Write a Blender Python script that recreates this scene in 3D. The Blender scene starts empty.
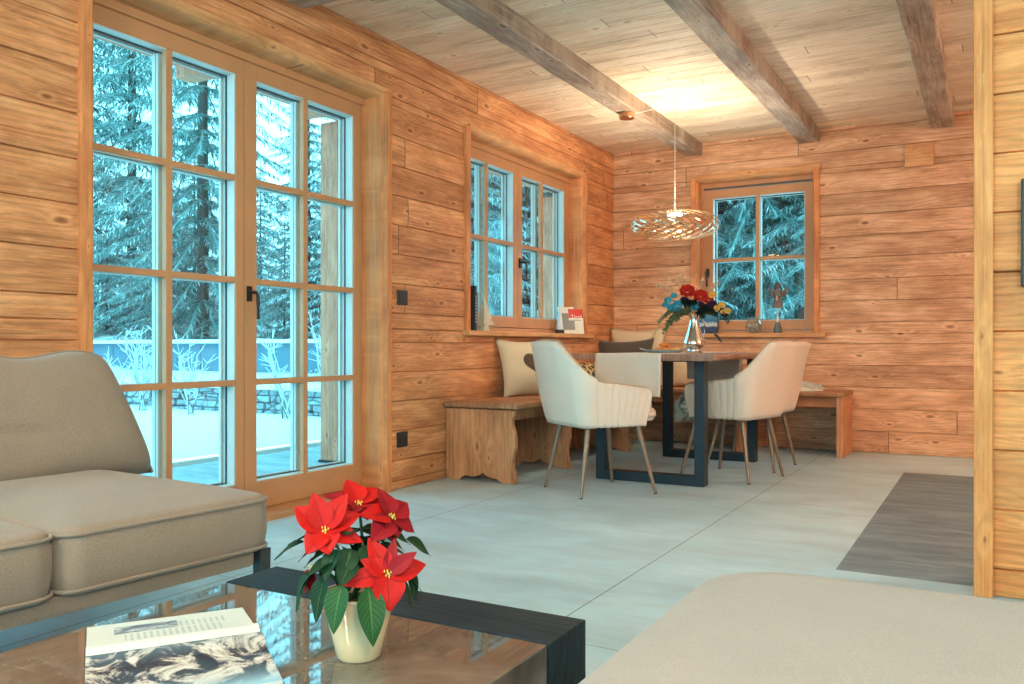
import bpy, bmesh, math, random
from mathutils import Vector, Matrix, Euler, noise
R = math.radians
PI = math.pi
scene = bpy.context.scene
COL = scene.collection

# ------------------------------------------------------------------ mesh helper
class MB:
    def __init__(self):
        self.v = []; self.f = []; self.m = []; self.uv = {}
    def add(self, vs, fs, m=0, uvs=None):
        b = len(self.v); self.v += [tuple(p) for p in vs]
        for i, f in enumerate(fs):
            if uvs: self.uv[len(self.f)] = uvs[i]
            self.f.append([b + k for k in f]); self.m.append(m)
    def box(self, x0, x1, y0, y1, z0, z1, m=0):
        vs = [(x, y, z) for z in (z0, z1) for x, y in ((x0, y0), (x1, y0), (x1, y1), (x0, y1))]
        self.add(vs, [(3, 2, 1, 0), (4, 5, 6, 7), (0, 1, 5, 4), (1, 2, 6, 5), (2, 3, 7, 6), (3, 0, 4, 7)], m)
    def quad(self, a, b, c, d, m=0):
        self.add([a, b, c, d], [(0, 1, 2, 3)], m, [[(0, 0), (1, 0), (1, 1), (0, 1)]])
    def rings(self, rings, m=0, cap0=True, cap1=True, closed=True):
        n = len(rings[0]); vs = [p for r in rings for p in r]; fs = []
        for i in range(len(rings) - 1):
            for j in range(n if closed else n - 1):
                k = (j + 1) % n
                fs.append((i * n + j, i * n + k, (i + 1) * n + k, (i + 1) * n + j))
        if cap0: fs.append(tuple(range(n - 1, -1, -1)))
        if cap1: fs.append(tuple((len(rings) - 1) * n + j for j in range(n)))
        self.add(vs, fs, m)
    def lathe(self, prof, n=32, c=(0, 0, 0), m=0, cap0=True, cap1=True):
        self.rings([[(c[0] + r * math.cos(2 * PI * j / n), c[1] + r * math.sin(2 * PI * j / n), c[2] + z) for j in range(n)] for r, z in prof], m, cap0, cap1)
    def tube(self, pts, rad, n=8, m=0, closed=False, flat=None):
        pts = [Vector(p) for p in pts]; N = len(pts); rs = []
        up = Vector((0, 0, 1))
        for i, p in enumerate(pts):
            if closed: t = pts[(i + 1) % N] - pts[i - 1]
            else: t = pts[min(i + 1, N - 1)] - pts[max(i - 1, 0)]
            t.normalize()
            a = t.cross(up)
            if a.length < 1e-3: a = t.cross(Vector((1, 0, 0)))
            a.normalize(); b = t.cross(a).normalized()
            r = rad[i] if isinstance(rad, (list, tuple)) else rad
            ra, rb = (r, r) if flat is None else (r, r * flat)
            rs.append([p + a * ra * math.cos(2 * PI * j / n) + b * rb * math.sin(2 * PI * j / n) for j in range(n)])
        if closed:
            rs.append(rs[0]); self.rings(rs, m, False, False)
        else: self.rings(rs, m)
    def grid(self, fn, nu, nv, m=0, u0=0, u1=1, v0=0, v1=1):
        vs = []; fs = []; uvs = []
        for j in range(nv + 1):
            for i in range(nu + 1):
                vs.append(fn(u0 + (u1 - u0) * i / nu, v0 + (v1 - v0) * j / nv))
        for j in range(nv):
            for i in range(nu):
                a = j * (nu + 1) + i
                fs.append((a, a + 1, a + nu + 2, a + nu + 1))
                uvs.append([(i / nu, j / nv), ((i + 1) / nu, j / nv), ((i + 1) / nu, (j + 1) / nv), (i / nu, (j + 1) / nv)])
        self.add(vs, fs, m, uvs)
    def prism(self, poly, a0, a1, axis='X', m=0):
        def P(a, p):
            return {'X': (a, p[0], p[1]), 'Y': (p[0], a, p[1]), 'Z': (p[0], p[1], a)}[axis]
        self.rings([[P(a0, p) for p in poly], [P(a1, p) for p in poly]], m)

def obj(name, mb, mats, parent=None, smooth=False, bevel=0, world=False, sub=0, solid=0, fixn=True, **kw):
    me = bpy.data.meshes.new(name)
    vs = mb.v
    if world and parent is not None:
        l = parent.location; vs = [(a - l.x, b - l.y, c - l.z) for a, b, c in vs]
    me.from_pydata(vs, [], mb.f)
    if not isinstance(mats, (list, tuple)): mats = [mats]
    for m in mats: me.materials.append(m)
    me.polygons.foreach_set('material_index', mb.m)
    if mb.uv:
        uvl = me.uv_layers.new(name='UVMap')
        for pi, p in enumerate(me.polygons):
            q = mb.uv.get(pi)
            if q:
                for li, c in zip(p.loop_indices, q): uvl.data[li].uv = c
    me.update()
    if fixn:
        bm = bmesh.new(); bm.from_mesh(me)
        bmesh.ops.recalc_face_normals(bm, faces=bm.faces); bm.to_mesh(me); bm.free()
    if smooth:
        me.polygons.foreach_set('use_smooth', [True] * len(me.polygons))
        if smooth != 'all':
            try: me.set_sharp_from_angle(angle=R(38))
            except Exception: pass
    o = bpy.data.objects.new(name, me); COL.objects.link(o)
    if parent is not None: o.parent = parent
    if solid:
        md = o.modifiers.new('s', 'SOLIDIFY'); md.thickness = solid; md.offset = kw.get('soff', -1)
    if bevel:
        md = o.modifiers.new('b', 'BEVEL'); md.width = bevel; md.segments = 2; md.limit_method = 'ANGLE'; md.angle_limit = R(40)
    if sub:
        md = o.modifiers.new('u', 'SUBSURF'); md.levels = sub; md.render_levels = sub
    return o

def tag(o, label=None, cat=None, group=None, kind=None):
    if label: o['label'] = label
    if cat: o['category'] = cat
    if group: o['group'] = group
    if kind: o['kind'] = kind
    return o

def thing(name, label, cat, loc=(0, 0, 0), rz=0, group=None, kind=None):
    o = bpy.data.objects.new(name, None); COL.objects.link(o)
    o.location = loc; o.rotation_euler = (0, 0, rz); o.empty_display_size = .05
    return tag(o, label, cat, group, kind)

def copy_tree(o, parent=None):
    c = o.copy(); COL.objects.link(c)
    if parent is not None: c.parent = parent
    for ch in list(o.children): copy_tree(ch, c)
    return c

# ------------------------------------------------------------------ materials
class NT:
    def __init__(self, name):
        self.mat = bpy.data.materials.new(name); self.mat.use_nodes = True
        self.t = self.mat.node_tree; self.t.nodes.clear()
        self.out = self.t.nodes.new('ShaderNodeOutputMaterial')
    def n(self, typ, **kw):
        nd = self.t.nodes.new('ShaderNode' + typ)
        for k, v in kw.items():
            if k.startswith('i_'):
                key = k[2:]; key = int(key) if key.isdigit() else key.replace('_', ' ')
                self.set(nd.inputs[key], v)
            else: setattr(nd, k, v)
        return nd
    def set(self, s, v):
        if isinstance(v, bpy.types.NodeSocket): self.t.links.new(v, s)
        elif isinstance(v, bpy.types.Node): self.t.links.new(v.outputs[0], s)
        else: s.default_value = v
    def math(self, op, a, b=None, c=None, clamp=False):
        nd = self.n('Math', operation=op, use_clamp=clamp)
        self.set(nd.inputs[0], a)
        if b is not None: self.set(nd.inputs[1], b)
        if c is not None: self.set(nd.inputs[2], c)
        return nd.outputs[0]
    def mix(self, f, a, b, blend='MIX'):
        nd = self.n('Mix', data_type='RGBA', blend_type=blend)
        self.set(nd.inputs[0], f)
        for i, x in ((6, a), (7, b)):
            if isinstance(x, tuple): x = (*x[:3], 1)
            self.set(nd.inputs[i], x)
        return nd.outputs[2]
    def ramp(self, f, stops):
        nd = self.n('ValToRGB'); self.set(nd.inputs[0], f); cr = nd.color_ramp
        while len(cr.elements) < len(stops): cr.elements.new(.5)
        for e, (p, c) in zip(cr.elements, stops):
            e.position = p; e.color = (*c, 1) if isinstance(c, tuple) else (c, c, c, 1)
        return nd.outputs[0]
    def coords(self, kind='Object'):
        return self.n('TexCoord').outputs[kind]
    def sep(self, v):
        s = self.n('SeparateXYZ'); self.set(s.inputs[0], v); return s.outputs
    def comb(self, x, y, z):
        s = self.n('CombineXYZ'); [self.set(s.inputs[i], q) for i, q in enumerate((x, y, z))]; return s.outputs[0]
    def noise(self, v, scale=5, detail=4, rough=.5, dist=0):
        nd = self.n('TexNoise'); self.set(nd.inputs['Vector'], v)
        nd.inputs['Scale'].default_value = scale; nd.inputs['Detail'].default_value = detail
        nd.inputs['Roughness'].default_value = rough; nd.inputs['Distortion'].default_value = dist
        return nd.outputs[0]
    def bsdf(self, color, rough=.6, metal=0, spec=.5, bump=None, bs=.2, bd=.01, **kw):
        p = self.n('BsdfPrincipled')
        if isinstance(color, tuple): color = (*color[:3], 1)
        self.set(p.inputs['Base Color'], color); self.set(p.inputs['Roughness'], rough); self.set(p.inputs['Metallic'], metal)
        p.inputs['Specular IOR Level'].default_value = spec
        for k, v in kw.items(): self.set(p.inputs[k.replace('_', ' ')], v)
        if bump is not None:
            b = self.n('Bump'); b.inputs['Strength'].default_value = bs; b.inputs['Distance'].default_value = bd
            self.set(b.inputs['Height'], bump); self.t.links.new(b.outputs[0], p.inputs['Normal'])
        self.t.links.new(p.outputs[0], self.out.inputs[0]); return self.mat

def plain(name, c, rough=.5, metal=0, spec=.5, var=.12, scale=30, **kw):
    n = NT(name); co = n.coords()
    f = n.noise(co, scale, 3)
    col = n.mix(f, tuple(x * (1 - var) for x in c), tuple(min(1, x * (1 + var)) for x in c))
    return n.bsdf(col, rough, metal, spec, **kw)

def wood(name, along, across, dark, mid, light, row=0, seg=0, knots=1., ring=55, rough=.55, rowoff=0., spec=.35, tint=.22, kscale=1.0):
    n = NT(name); s = n.sep(n.coords())
    ax = {'X': 0, 'Y': 1, 'Z': 2}
    third = [k for k in 'XYZ' if k not in (along, across)][0]
    a, b, c = s[ax[along]], s[ax[across]], s[ax[third]]
    if row:
        rid = n.math('FLOOR', n.math('DIVIDE', n.math('SUBTRACT', b, rowoff), row))
    else: rid = n.math('MULTIPLY', 0., 0.)
    wn = n.n('TexWhiteNoise', noise_dimensions='1D'); n.set(wn.inputs['W'], rid); rnd = wn.outputs[0]
    sid = None; joint = None
    if seg:
        q = n.math('ADD', n.math('DIVIDE', a, seg), n.math('MULTIPLY', rnd, 7.3))
        sid = n.math('FLOOR', q); fr = n.math('FRACT', q)
        joint = n.math('LESS_THAN', fr, .0022 / 1.0)
        wn2 = n.n('TexWhiteNoise', noise_dimensions='2D'); n.set(wn2.inputs['Vector'], n.comb(rid, sid, 0)); rnd2 = wn2.outputs[0]
    else: rnd2 = rnd
    aa = n.math('ADD', a, n.math('MULTIPLY', rnd2, 41.))
    # long slow warp of the growth rings
    w1 = n.noise(n.comb(n.math('MULTIPLY', aa, .9), n.math('MULTIPLY', b, 5.), n.math('MULTIPLY', c, 3.)), 1.0, 2)
    # knots
    vor = n.n('TexVoronoi', feature='F1', voronoi_dimensions='2D'); n.set(vor.inputs['Vector'], n.comb(n.math('MULTIPLY_ADD', w1, .35, n.math('MULTIPLY', aa, 2.6 * kscale)), n.math('MULTIPLY', b, 6.2 * kscale), 0.)); vor.inputs['Scale'].default_value = 1; vor.inputs['Randomness'].default_value = .9
    kd = vor.outputs['Distance']
    keep = n.math('GREATER_THAN', n.sep(vor.outputs['Color'])[0], .30)
    size = n.math('MULTIPLY_ADD', n.sep(vor.outputs['Color'])[1], .055, .03)
    kn = n.math('MULTIPLY', keep, n.math('SUBTRACT', 1., n.math('DIVIDE', kd, n.math('MULTIPLY', size, max(knots, .01)), clamp=True), clamp=True))
    halo = n.math('MULTIPLY', keep, n.math('SUBTRACT', 1., n.math('DIVIDE', n.math('ABSOLUTE', n.math('SUBTRACT', kd, n.math('MULTIPLY', size, 1.35))), .05, clamp=True), clamp=True))
    kh = n.math('MULTIPLY', keep, 1.); kh = n.math('MULTIPLY', keep, n.math('POWER', n.math('SUBTRACT', 1., n.math('DIVIDE', kd, .42, clamp=True), clamp=True), 2.))
    ph = n.math('ADD', n.math('MULTIPLY', b, ring * 4.2), n.math('ADD', n.math('MULTIPLY', w1, ring * .9), n.math('MULTIPLY', kh, 16.0 * knots)))
    rg = n.math('MULTIPLY_ADD', n.math('SINE', ph), .5, .5)
    rg = n.math('POWER', rg, 2.2)
    fine = n.noise(n.comb(n.math('MULTIPLY', aa, 3.), n.math('MULTIPLY', b, 140.), n.math('MULTIPLY', c, 140.)), 1., 3, .6)
    patch = n.noise(n.comb(n.math('MULTIPLY', aa, 2.6), n.math('MULTIPLY', b, 9.), c), 1., 5, .62)
    base = n.ramp(patch, [(.34, dark), (.5, mid), (.66, light)])
    col = n.mix(n.math('MULTIPLY', rg, .34), base, tuple(x * .62 for x in dark))
    col = n.mix(n.math('MULTIPLY', n.math('SUBTRACT', fine, .40, clamp=True), 1.6, clamp=True), col, tuple(min(1, x * 1.12) for x in light))
    col = n.mix(n.math('MULTIPLY', halo, .28), col, tuple(min(1, x * 1.2) for x in light))
    streak = n.noise(n.comb(n.math('MULTIPLY', aa, 7.), n.math('MULTIPLY', b, 45.), 0.), 1., 4, .7)
    col = n.mix(n.math('MULTIPLY', n.math('SUBTRACT', streak, .55, clamp=True), 3.2, clamp=True), col, tuple(min(1, x * 1.25) for x in light))
    col = n.mix(n.math('MULTIPLY', n.math('SUBTRACT', .42, streak, clamp=True), 2.6, clamp=True), col, tuple(x * .7 for x in dark))
    kc = n.mix(n.math('MULTIPLY', n.math('POWER', kn, .45), .85), col, (dark[0] * .45, dark[1] * .36, dark[2] * .3))
    tn = n.math('MULTIPLY_ADD', rnd2, tint, 1 - tint * .55)
    col = n.mix(1., kc, n.comb(tn, n.math('MULTIPLY_ADD', rnd2, tint * 1.1, 1 - tint * .62), n.math('MULTIPLY_ADD', rnd2, tint * 1.2, 1 - tint * .7)), 'MULTIPLY')
    if joint is not None: col = n.mix(n.math('MULTIPLY', joint, .75), col, (.06, .03, .015))
    return n.bsdf(col, rough, spec=spec, bump=n.math('ADD', n.math('MULTIPLY', rg, -.4), fine), bs=.18, bd=.004)

WD, WM, WL = (.40, .165, .068), (.60, .28, .125), (.82, .47, .24)
M = {}
M['logL'] = wood('log_wall_y', 'Y', 'Z', (.40, .145, .055), (.62, .25, .10), (.84, .42, .195), row=.165, seg=3.1)
M['logB'] = wood('log_wall_x', 'X', 'Z', (.42, .19, .09), (.64, .325, .17), (.86, .54, .33), row=.165, seg=2.7)
M['logP'] = wood('partition_boards', 'X', 'Z', (.60, .21, .06), (.78, .30, .09), (.90, .42, .155), row=.19, rowoff=.1, seg=0, knots=.7, tint=.3)
M['ceil'] = wood('ceiling_boards', 'X', 'Y', (.62, .45, .30), (.84, .68, .50), (.92, .80, .65), row=.135, seg=2.3, knots=.75)
M['beam'] = wood('aged_beam_y', 'Y', 'X', (.17, .115, .08), (.33, .25, .19), (.54, .45, .37), ring=40, knots=.9)
M['beamx'] = wood('aged_beam_x', 'X', 'Y', (.17, .115, .08), (.33, .25, .19), (.54, .45, .37), ring=40, knots=.9)
M['trimZ'] = wood('larch_trim_upright', 'Z', 'Y', (.50, .17, .058), (.66, .235, .084), (.82, .35, .13), ring=40, knots=.5)
M['trimY'] = wood('larch_trim_along', 'Y', 'Z', (.50, .22, .085), (.64, .31, .125), (.78, .43, .20), ring=40, knots=.5)
M['trimX'] = wood('larch_trim_cross', 'X', 'Z', (.50, .22, .085), (.64, .31, .125), (.78, .43, .20), ring=40, knots=.5)
M['post'] = wood('post_upright', 'Z', 'X', (.66, .23, .065), (.80, .31, .095), (.92, .42, .15), ring=40, knots=.4)
M['sash'] = plain('sash_lacquer_wood', (.56, .28, .13), .42, var=.1, scale=6)
M['outer'] = plain('pale_outer_frame', (.62, .66, .64), .4, var=.05)
M['gasket'] = plain('dark_gasket', (.06, .08, .09), .6)
M['iron'] = plain('black_iron', (.025, .028, .032), .38, .4)
M['benchY'] = wood('bench_wood_y', 'Y', 'X', (.24, .095, .045), (.40, .18, .085), (.54, .28, .145), ring=38, knots=.7)
M['benchX'] = wood('bench_wood_x', 'X', 'Y', (.24, .095, .045), (.40, .18, .085), (.54, .28, .145), ring=38, knots=.7)
M['benchZ'] = wood('bench_wood_upright', 'Z', 'X', (.34, .135, .06), (.56, .245, .115), (.72, .36, .18), ring=38, knots=.8, rough=.45)
M['tabletop'] = wood('walnut_tabletop', 'Y', 'X', (.20, .085, .05), (.33, .16, .10), (.46, .25, .17), ring=45, knots=.5, rough=.28, spec=.5)
M['steel_blue'] = plain('blue_black_steel', (.018, .035, .05), .42, .3)
M['chair_leg'] = plain('bronze_leg', (.27, .19, .13), .38, .45, var=.1)
M['teal_leg'] = plain('dark_sofa_leg', (.03, .035, .04), .35)

def fabric(name, c1, c2, sc=420, bs=.35, rough=.95, sheen=.25):
    n = NT(name); co = n.coords(); s = n.sep(co)
    f = n.noise(co, sc, 2, .7); g = n.noise(co, 6, 3)
    weave = n.math('MULTIPLY', n.math('SINE', n.math('MULTIPLY', n.math('ADD', s[0], s[1]), sc * 4)), n.math('SINE', n.math('MULTIPLY', n.math('ADD', s[2], n.math('SUBTRACT', s[0], s[1])), sc * 4)))
    col = n.mix(n.math('MULTIPLY_ADD', g, .35, n.math('MULTIPLY_ADD', f, 1.3, -.32), clamp=True), c1, c2)
    return n.bsdf(col, rough, spec=.15, bump=n.math('ADD', f, n.math('MULTIPLY', weave, .3)), bs=bs, bd=.002, Sheen_Weight=sheen)
M['sofa'] = fabric('taupe_upholstery', (.215, .155, .115), (.40, .305, .235), 330)
M['chaise'] = fabric('beige_upholstery', (.28, .24, .21), (.47, .42, .38), 330)
M['pipe'] = fabric('taupe_piping', (.215, .155, .115), (.40, .305, .235), 500)
M['linen'] = fabric('cream_cushion_linen', (.66, .53, .34), (.80, .68, .48), 500, .2)
M['dark_cush'] = fabric('charcoal_cushion', (.06, .05, .042), (.13, .11, .09), 400)
M['taupe_cush'] = fabric('taupe_cushion', (.33, .25, .18), (.48, .38, .28), 400)
M['cloth'] = fabric('runner_linen', (.60, .53, .44), (.74, .68, .60), 500, .2)
M['leather'] = plain('cream_leather', (.82, .69, .57), .52, spec=.35, var=.04, scale=12)
M['chairpipe'] = plain('tan_piping', (.46, .33, .22), .5)
def ribbed():
    n = NT('grey_corduroy'); s = n.sep(n.coords())
    w = n.math('MULTIPLY_ADD', n.math('SINE', n.math('MULTIPLY', s[0], 900.)), .5, .5)
    f = n.noise(n.comb(n.math('MULTIPLY', s[0], 90.), s[1], n.math('MULTIPLY', s[2], 8.)), 1, 3)
    return n.bsdf(n.mix(n.math('MULTIPLY', w, f), (.30, .29, .27), (.52, .51, .49)), .9, spec=.1)
M['cord'] = ribbed()
def gold_black():
    n = NT('black_gold_pattern'); co = n.coords(); v = n.n('TexVoronoi', feature='DISTANCE_TO_EDGE'); n.set(v.inputs['Vector'], co); v.inputs['Scale'].default_value = 26
    return n.bsdf(n.ramp(v.outputs[0], [(0.06, (.6, .42, .15)), (.13, (.02, .018, .015))]), .7)
M['gold_black'] = gold_black()
M['fur_dark'] = fabric('dark_fur_patch', (.035, .022, .016), (.22, .15, .10), 160, .9)
M['fur_white'] = plain('white_fleece', (.78, .78, .72), .9, var=.1)
M['fur_grey'] = plain('grey_fleece', (.52, .54, .46), .9, var=.2)

def floor_mat():
    n = NT('stone_floor_tiles'); s = n.sep(n.coords()); co = n.coords()
    def line(v, off, per, w):
        q = n.math('FRACT', n.math('DIVIDE', n.math('SUBTRACT', v, off - w / 2), per)); return n.math('LESS_THAN', q, w / per)
    j = n.math('MAXIMUM', line(s[0], -1.10, 1.2, .0045), line(s[1], 2.085, 2.4, .0035))
    a = n.noise(n.comb(n.math('MULTIPLY', s[0], .8), n.math('MULTIPLY', s[1], 1.5), 0), 2.2, 6, .6, .4)
    b = n.noise(co, 14, 5, .65)
    c = n.noise(n.comb(n.math('MULTIPLY', s[0], 1.), n.math('MULTIPLY', s[1], 3.4), 4.), 3.0, 5, .7, 1.)
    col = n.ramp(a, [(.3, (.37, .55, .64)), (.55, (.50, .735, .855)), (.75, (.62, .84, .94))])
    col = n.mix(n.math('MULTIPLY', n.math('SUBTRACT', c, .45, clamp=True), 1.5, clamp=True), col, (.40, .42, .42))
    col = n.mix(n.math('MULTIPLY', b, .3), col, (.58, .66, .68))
    col = n.mix(n.math('MULTIPLY', j, .8), col, (.10, .09, .08))
    return n.bsdf(col, n.math('MULTIPLY_ADD', b, .22, .36), spec=.4, bump=n.math('ADD', b, n.math('MULTIPLY', j, -3.)), bs=.06, bd=.004)
M['floor'] = floor_mat()
def slate_mat():
    n = NT('dark_slate_floor'); co = n.coords(); s = n.sep(co)
    a = n.noise(n.comb(n.math('MULTIPLY', s[0], 1.), n.math('MULTIPLY', s[1], 4.), 0), 3, 6, .65, .6); b = n.noise(co, 30, 4)
    q = n.math('LESS_THAN', n.math('FRACT', n.math('DIVIDE', n.math('ADD', s[1], .12), 1.2)), .0035)
    col = n.ramp(a, [(.3, (.12, .165, .20)), (.55, (.20, .265, .31)), (.75, (.28, .36, .42))])
    col = n.mix(q, col, (.04, .04, .04))
    return n.bsdf(col, n.math('MULTIPLY_ADD', b, .2, .5), spec=.2, bump=b, bs=.08, bd=.004)
M['slate'] = slate_mat()
def marble():
    n = NT('brown_polished_marble'); co = n.coords()
    v1 = n.noise(co, 4, 8, .62, 1.2); v2 = n.noise(co, 2.6, 9, .62, .8)
    vein = n.math('SUBTRACT', 1., n.math('MULTIPLY', n.math('ABSOLUTE', n.math('SUBTRACT', v2, .5)), 38., clamp=True), clamp=True)
    vein = n.math('MULTIPLY', vein, n.math('MULTIPLY', v1, v1))
    col = n.ramp(v1, [(.3, (.07, .055, .045)), (.52, (.125, .10, .083)), (.75, (.21, .175, .145))])
    col = n.mix(n.math('MULTIPLY', vein, .35), col, (.5, .38, .26))
    return n.bsdf(col, .02, spec=.75, Coat_Weight=.25, Coat_Roughness=.02)
M['marble'] = marble()
M['blackwood'] = wood('black_stained_oak', 'X', 'Y', (.006, .013, .020), (.011, .021, .031), (.022, .036, .046), ring=70, knots=.0, rough=.5, spec=.18, tint=0.01)
def page_photo():
    n = NT('sea_foam_photo'); co = n.coords('UV'); s = n.sep(co)
    a = n.noise(n.comb(n.math('MULTIPLY', s[0], 1.5), n.math('MULTIPLY', s[1], 1.), 0), 3.2, 9, .68, .9)
    col = n.ramp(a, [(.36, (.012, .014, .03)), (.47, (.05, .045, .06)), (.53, (.55, .47, .40)), (.66, (.85, .82, .78))])
    e = n.math('MULTIPLY', n.math('ABSOLUTE', n.math('SUBTRACT', s[1], .45)), 2.0, clamp=True)
    col = n.mix(n.math('POWER', e, 3.), col, (.30, .50, .62))
    return n.bsdf(col, .25, spec=.6)
M['photo'] = page_photo()
def page_text():
    n = NT('printed_page'); s = n.sep(n.coords('UV'))
    # s0 along the spine (0..1), s1 away from the spine
    rows = n.math('GREATER_THAN', n.math('FRACT', n.math('MULTIPLY', s[0], 26.)), .55)
    words = n.math('GREATER_THAN', n.noise(n.comb(n.math('FLOOR', n.math('MULTIPLY', s[0], 26.)), n.math('MULTIPLY', s[1], 60.), 0), 1., 0), .42)
    def rng(v, a, b): return n.math('MULTIPLY', n.math('GREATER_THAN', v, a), n.math('LESS_THAN', v, b))
    area = n.math('MULTIPLY', rng(s[0], .22, .82), rng(s[1], .34, .58))
    area2 = n.math('MULTIPLY', rng(s[0], .55, .86), rng(s[1], .62, .80))
    t = n.math('MULTIPLY', n.math('MULTIPLY', rows, words), n.math('MAXIMUM', area, area2))
    ph = n.math('MULTIPLY', rng(s[0], .16, .55), rng(s[1], .62, .86))
    cl = n.noise(n.comb(n.math('MULTIPLY', s[0], 6.), n.math('MULTIPLY', s[1], 14.), 1), 1.3, 6, .6, 1)
    col = n.mix(n.math('MULTIPLY', t, .45), (.74, .73, .66), (.16, .14, .13))
    col = n.mix(ph, col, n.ramp(cl, [(.35, (.02, .03, .05)), (.5, (.20, .22, .26)), (.62, (.72, .72, .74))]))
    return n.bsdf(col, .3, spec=.5)
M['page'] = page_text()
M['paper'] = plain('paper_edge', (.72, .70, .62), .7, var=.05)
M['cover'] = plain('book_cover_dark', (.03, .03, .035), .4)
M['cover_grey'] = plain('book_cover_grey', (.25, .25, .25), .5)
M['red_card'] = plain('red_card', (.62, .03, .02), .4, var=.05)
M['white_card'] = plain('white_card', (.80, .78, .68), .45, var=.04)
M['ink'] = plain('black_ink', (.03, .025, .02), .6)
M['whiteink'] = plain('white_ink', (.9, .88, .82), .5, var=.02)
M['ivory_pot'] = plain('ivory_glazed_pot', (.84, .62, .36), .16, spec=.6, var=.04, Coat_Weight=.6)
M['soil'] = plain('potting_soil', (.04, .025, .018), .95)
def leafmat(name, base, vein, trans=.15):
    n = NT(name); s = n.sep(n.coords('UV'))
    mid = n.math('SUBTRACT', 1., n.math('MULTIPLY', n.math('ABSOLUTE', n.math('SUBTRACT', s[1], .5)), 26., clamp=True), clamp=True)
    side = n.math('FRACT', n.math('SUBTRACT', n.math('MULTIPLY', s[0], 9.), n.math('MULTIPLY', n.math('ABSOLUTE', n.math('SUBTRACT', s[1], .5)), 5.)))
    sv = n.math('MULTIPLY', n.math('LESS_THAN', side, .10), .55)
    g = n.noise(n.coords(), 60, 3)
    col = n.mix(n.math('MULTIPLY', n.math('MAXIMUM', mid, sv), .75), n.mix(g, tuple(x * .75 for x in base), tuple(min(1, x * 1.25) for x in base)), vein)
    return n.bsdf(col, .55, spec=.2, bump=n.math('MULTIPLY', n.math('MAXIMUM', mid, sv), -1.), bs=.35, bd=.002)
M['bract'] = leafmat('red_bract', (.46, .006, .004), (.26, .005, .006))
M['bract2'] = leafmat('deep_red_bract', (.27, .006, .012), (.16, .004, .008))
M['leaf'] = leafmat('dark_green_leaf', (.008, .034, .014), (.07, .15, .05))
M['leaf2'] = leafmat('bright_green_leaf', (.016, .07, .018), (.12, .24, .06))
M['stem'] = plain('green_stem', (.05, .10, .03), .6)
M['yellow'] = plain('yellow_bud', (.75, .55, .08), .5)
M['silver'] = plain('polished_silver', (.78, .78, .76), .12, 1.0, var=.02)
M['chrome'] = plain('satin_chrome', (.86, .74, .56), .2, 1.0, var=.02)
M['brass'] = plain('copper_canopy', (.62, .33, .17), .22, 1.0, var=.03)
M['cordw'] = plain('pale_lamp_cord', (.62, .60, .54), .5)
M['tin'] = plain('blue_grey_enamel', (.36, .45, .48), .25, .3)
M['orange'] = plain('orange_pastry', (.80, .26, .05), .6, var=.25, scale=40)
M['orange2'] = plain('golden_pastry', (.82, .45, .12), .6, var=.2, scale=40)
M['flower_red'] = plain('red_silk_petal', (.60, .03, .02), .6, var=.3, scale=70)
M['flower_blue'] = plain('turquoise_petal', (.03, .38, .52), .6, var=.3, scale=70)
M['flower_purple'] = plain('purple_petal', (.10, .015, .08), .6, var=.3)
M['flower_yellow'] = plain('yellow_petal', (.78, .50, .10), .6, var=.2)
M['foliage_grey'] = plain('sage_foliage', (.20, .27, .14), .7, var=.3)
M['foliage_dark'] = plain('dark_foliage', (.02, .04, .03), .7, var=.3)
M['straw'] = plain('dried_grass', (.66, .50, .32), .8, var=.2)
M['plywood'] = plain('pale_birch_wood', (.74, .58, .38), .6, var=.1)
M['whitewood'] = plain('whitewashed_wood', (.72, .70, .62), .6, var=.12)
M['switch'] = plain('black_switch', (.02, .022, .025), .35)
M['feather'] = plain('grey_angel_paint', (.16, .14, .14), .6, var=.3)
M['lampwhite'] = plain('white_lamp_shade_rim', (.7, .68, .62), .5)
def glass():
    n = NT('clear_pane'); tr = n.n('BsdfTransparent'); tr.inputs[0].default_value = (.97, .99, .99, 1)
    gl = n.n('BsdfGlossy'); gl.inputs['Roughness'].default_value = .01
    fr = n.n('LayerWeight'); fr.inputs[0].default_value = .5
    mx = n.n('MixShader'); n.set(mx.inputs[0], n.math('MULTIPLY_ADD', n.math('POWER', fr.outputs[1], 5.), .9, .03)); n.t.links.new(tr.outputs[0], mx.inputs[1]); n.t.links.new(gl.outputs[0], mx.inputs[2])
    n.t.links.new(mx.outputs[0], n.out.inputs[0]); return n.mat
M['glass'] = glass()
def crystal():
    n = NT('crystal_glass'); tr = n.n('BsdfTransparent'); tr.inputs[0].default_value = (.86, .93, .92, 1)
    gl = n.n('BsdfGlossy'); gl.inputs['Roughness'].default_value = .05
    fr = n.n('LayerWeight'); fr.inputs[0].default_value = .35
    mx = n.n('MixShader'); n.set(mx.inputs[0], fr.outputs[1]); n.t.links.new(tr.outputs[0], mx.inputs[1]); n.t.links.new(gl.outputs[0], mx.inputs[2])
    n.t.links.new(mx.outputs[0], n.out.inputs[0]); return n.mat
M['crystal'] = crystal()
def emis(name, c, s):
    n = NT(name); e = n.n('Emission'); e.inputs[0].default_value = (*c, 1); e.inputs[1].default_value = s
    n.t.links.new(e.outputs[0], n.out.inputs[0]); return n.mat
M['glow'] = emis('lamp_glow', (1, .72, .35), 14)
M['globe'] = emis('globe_glow', (1, .70, .42), 16)
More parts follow.
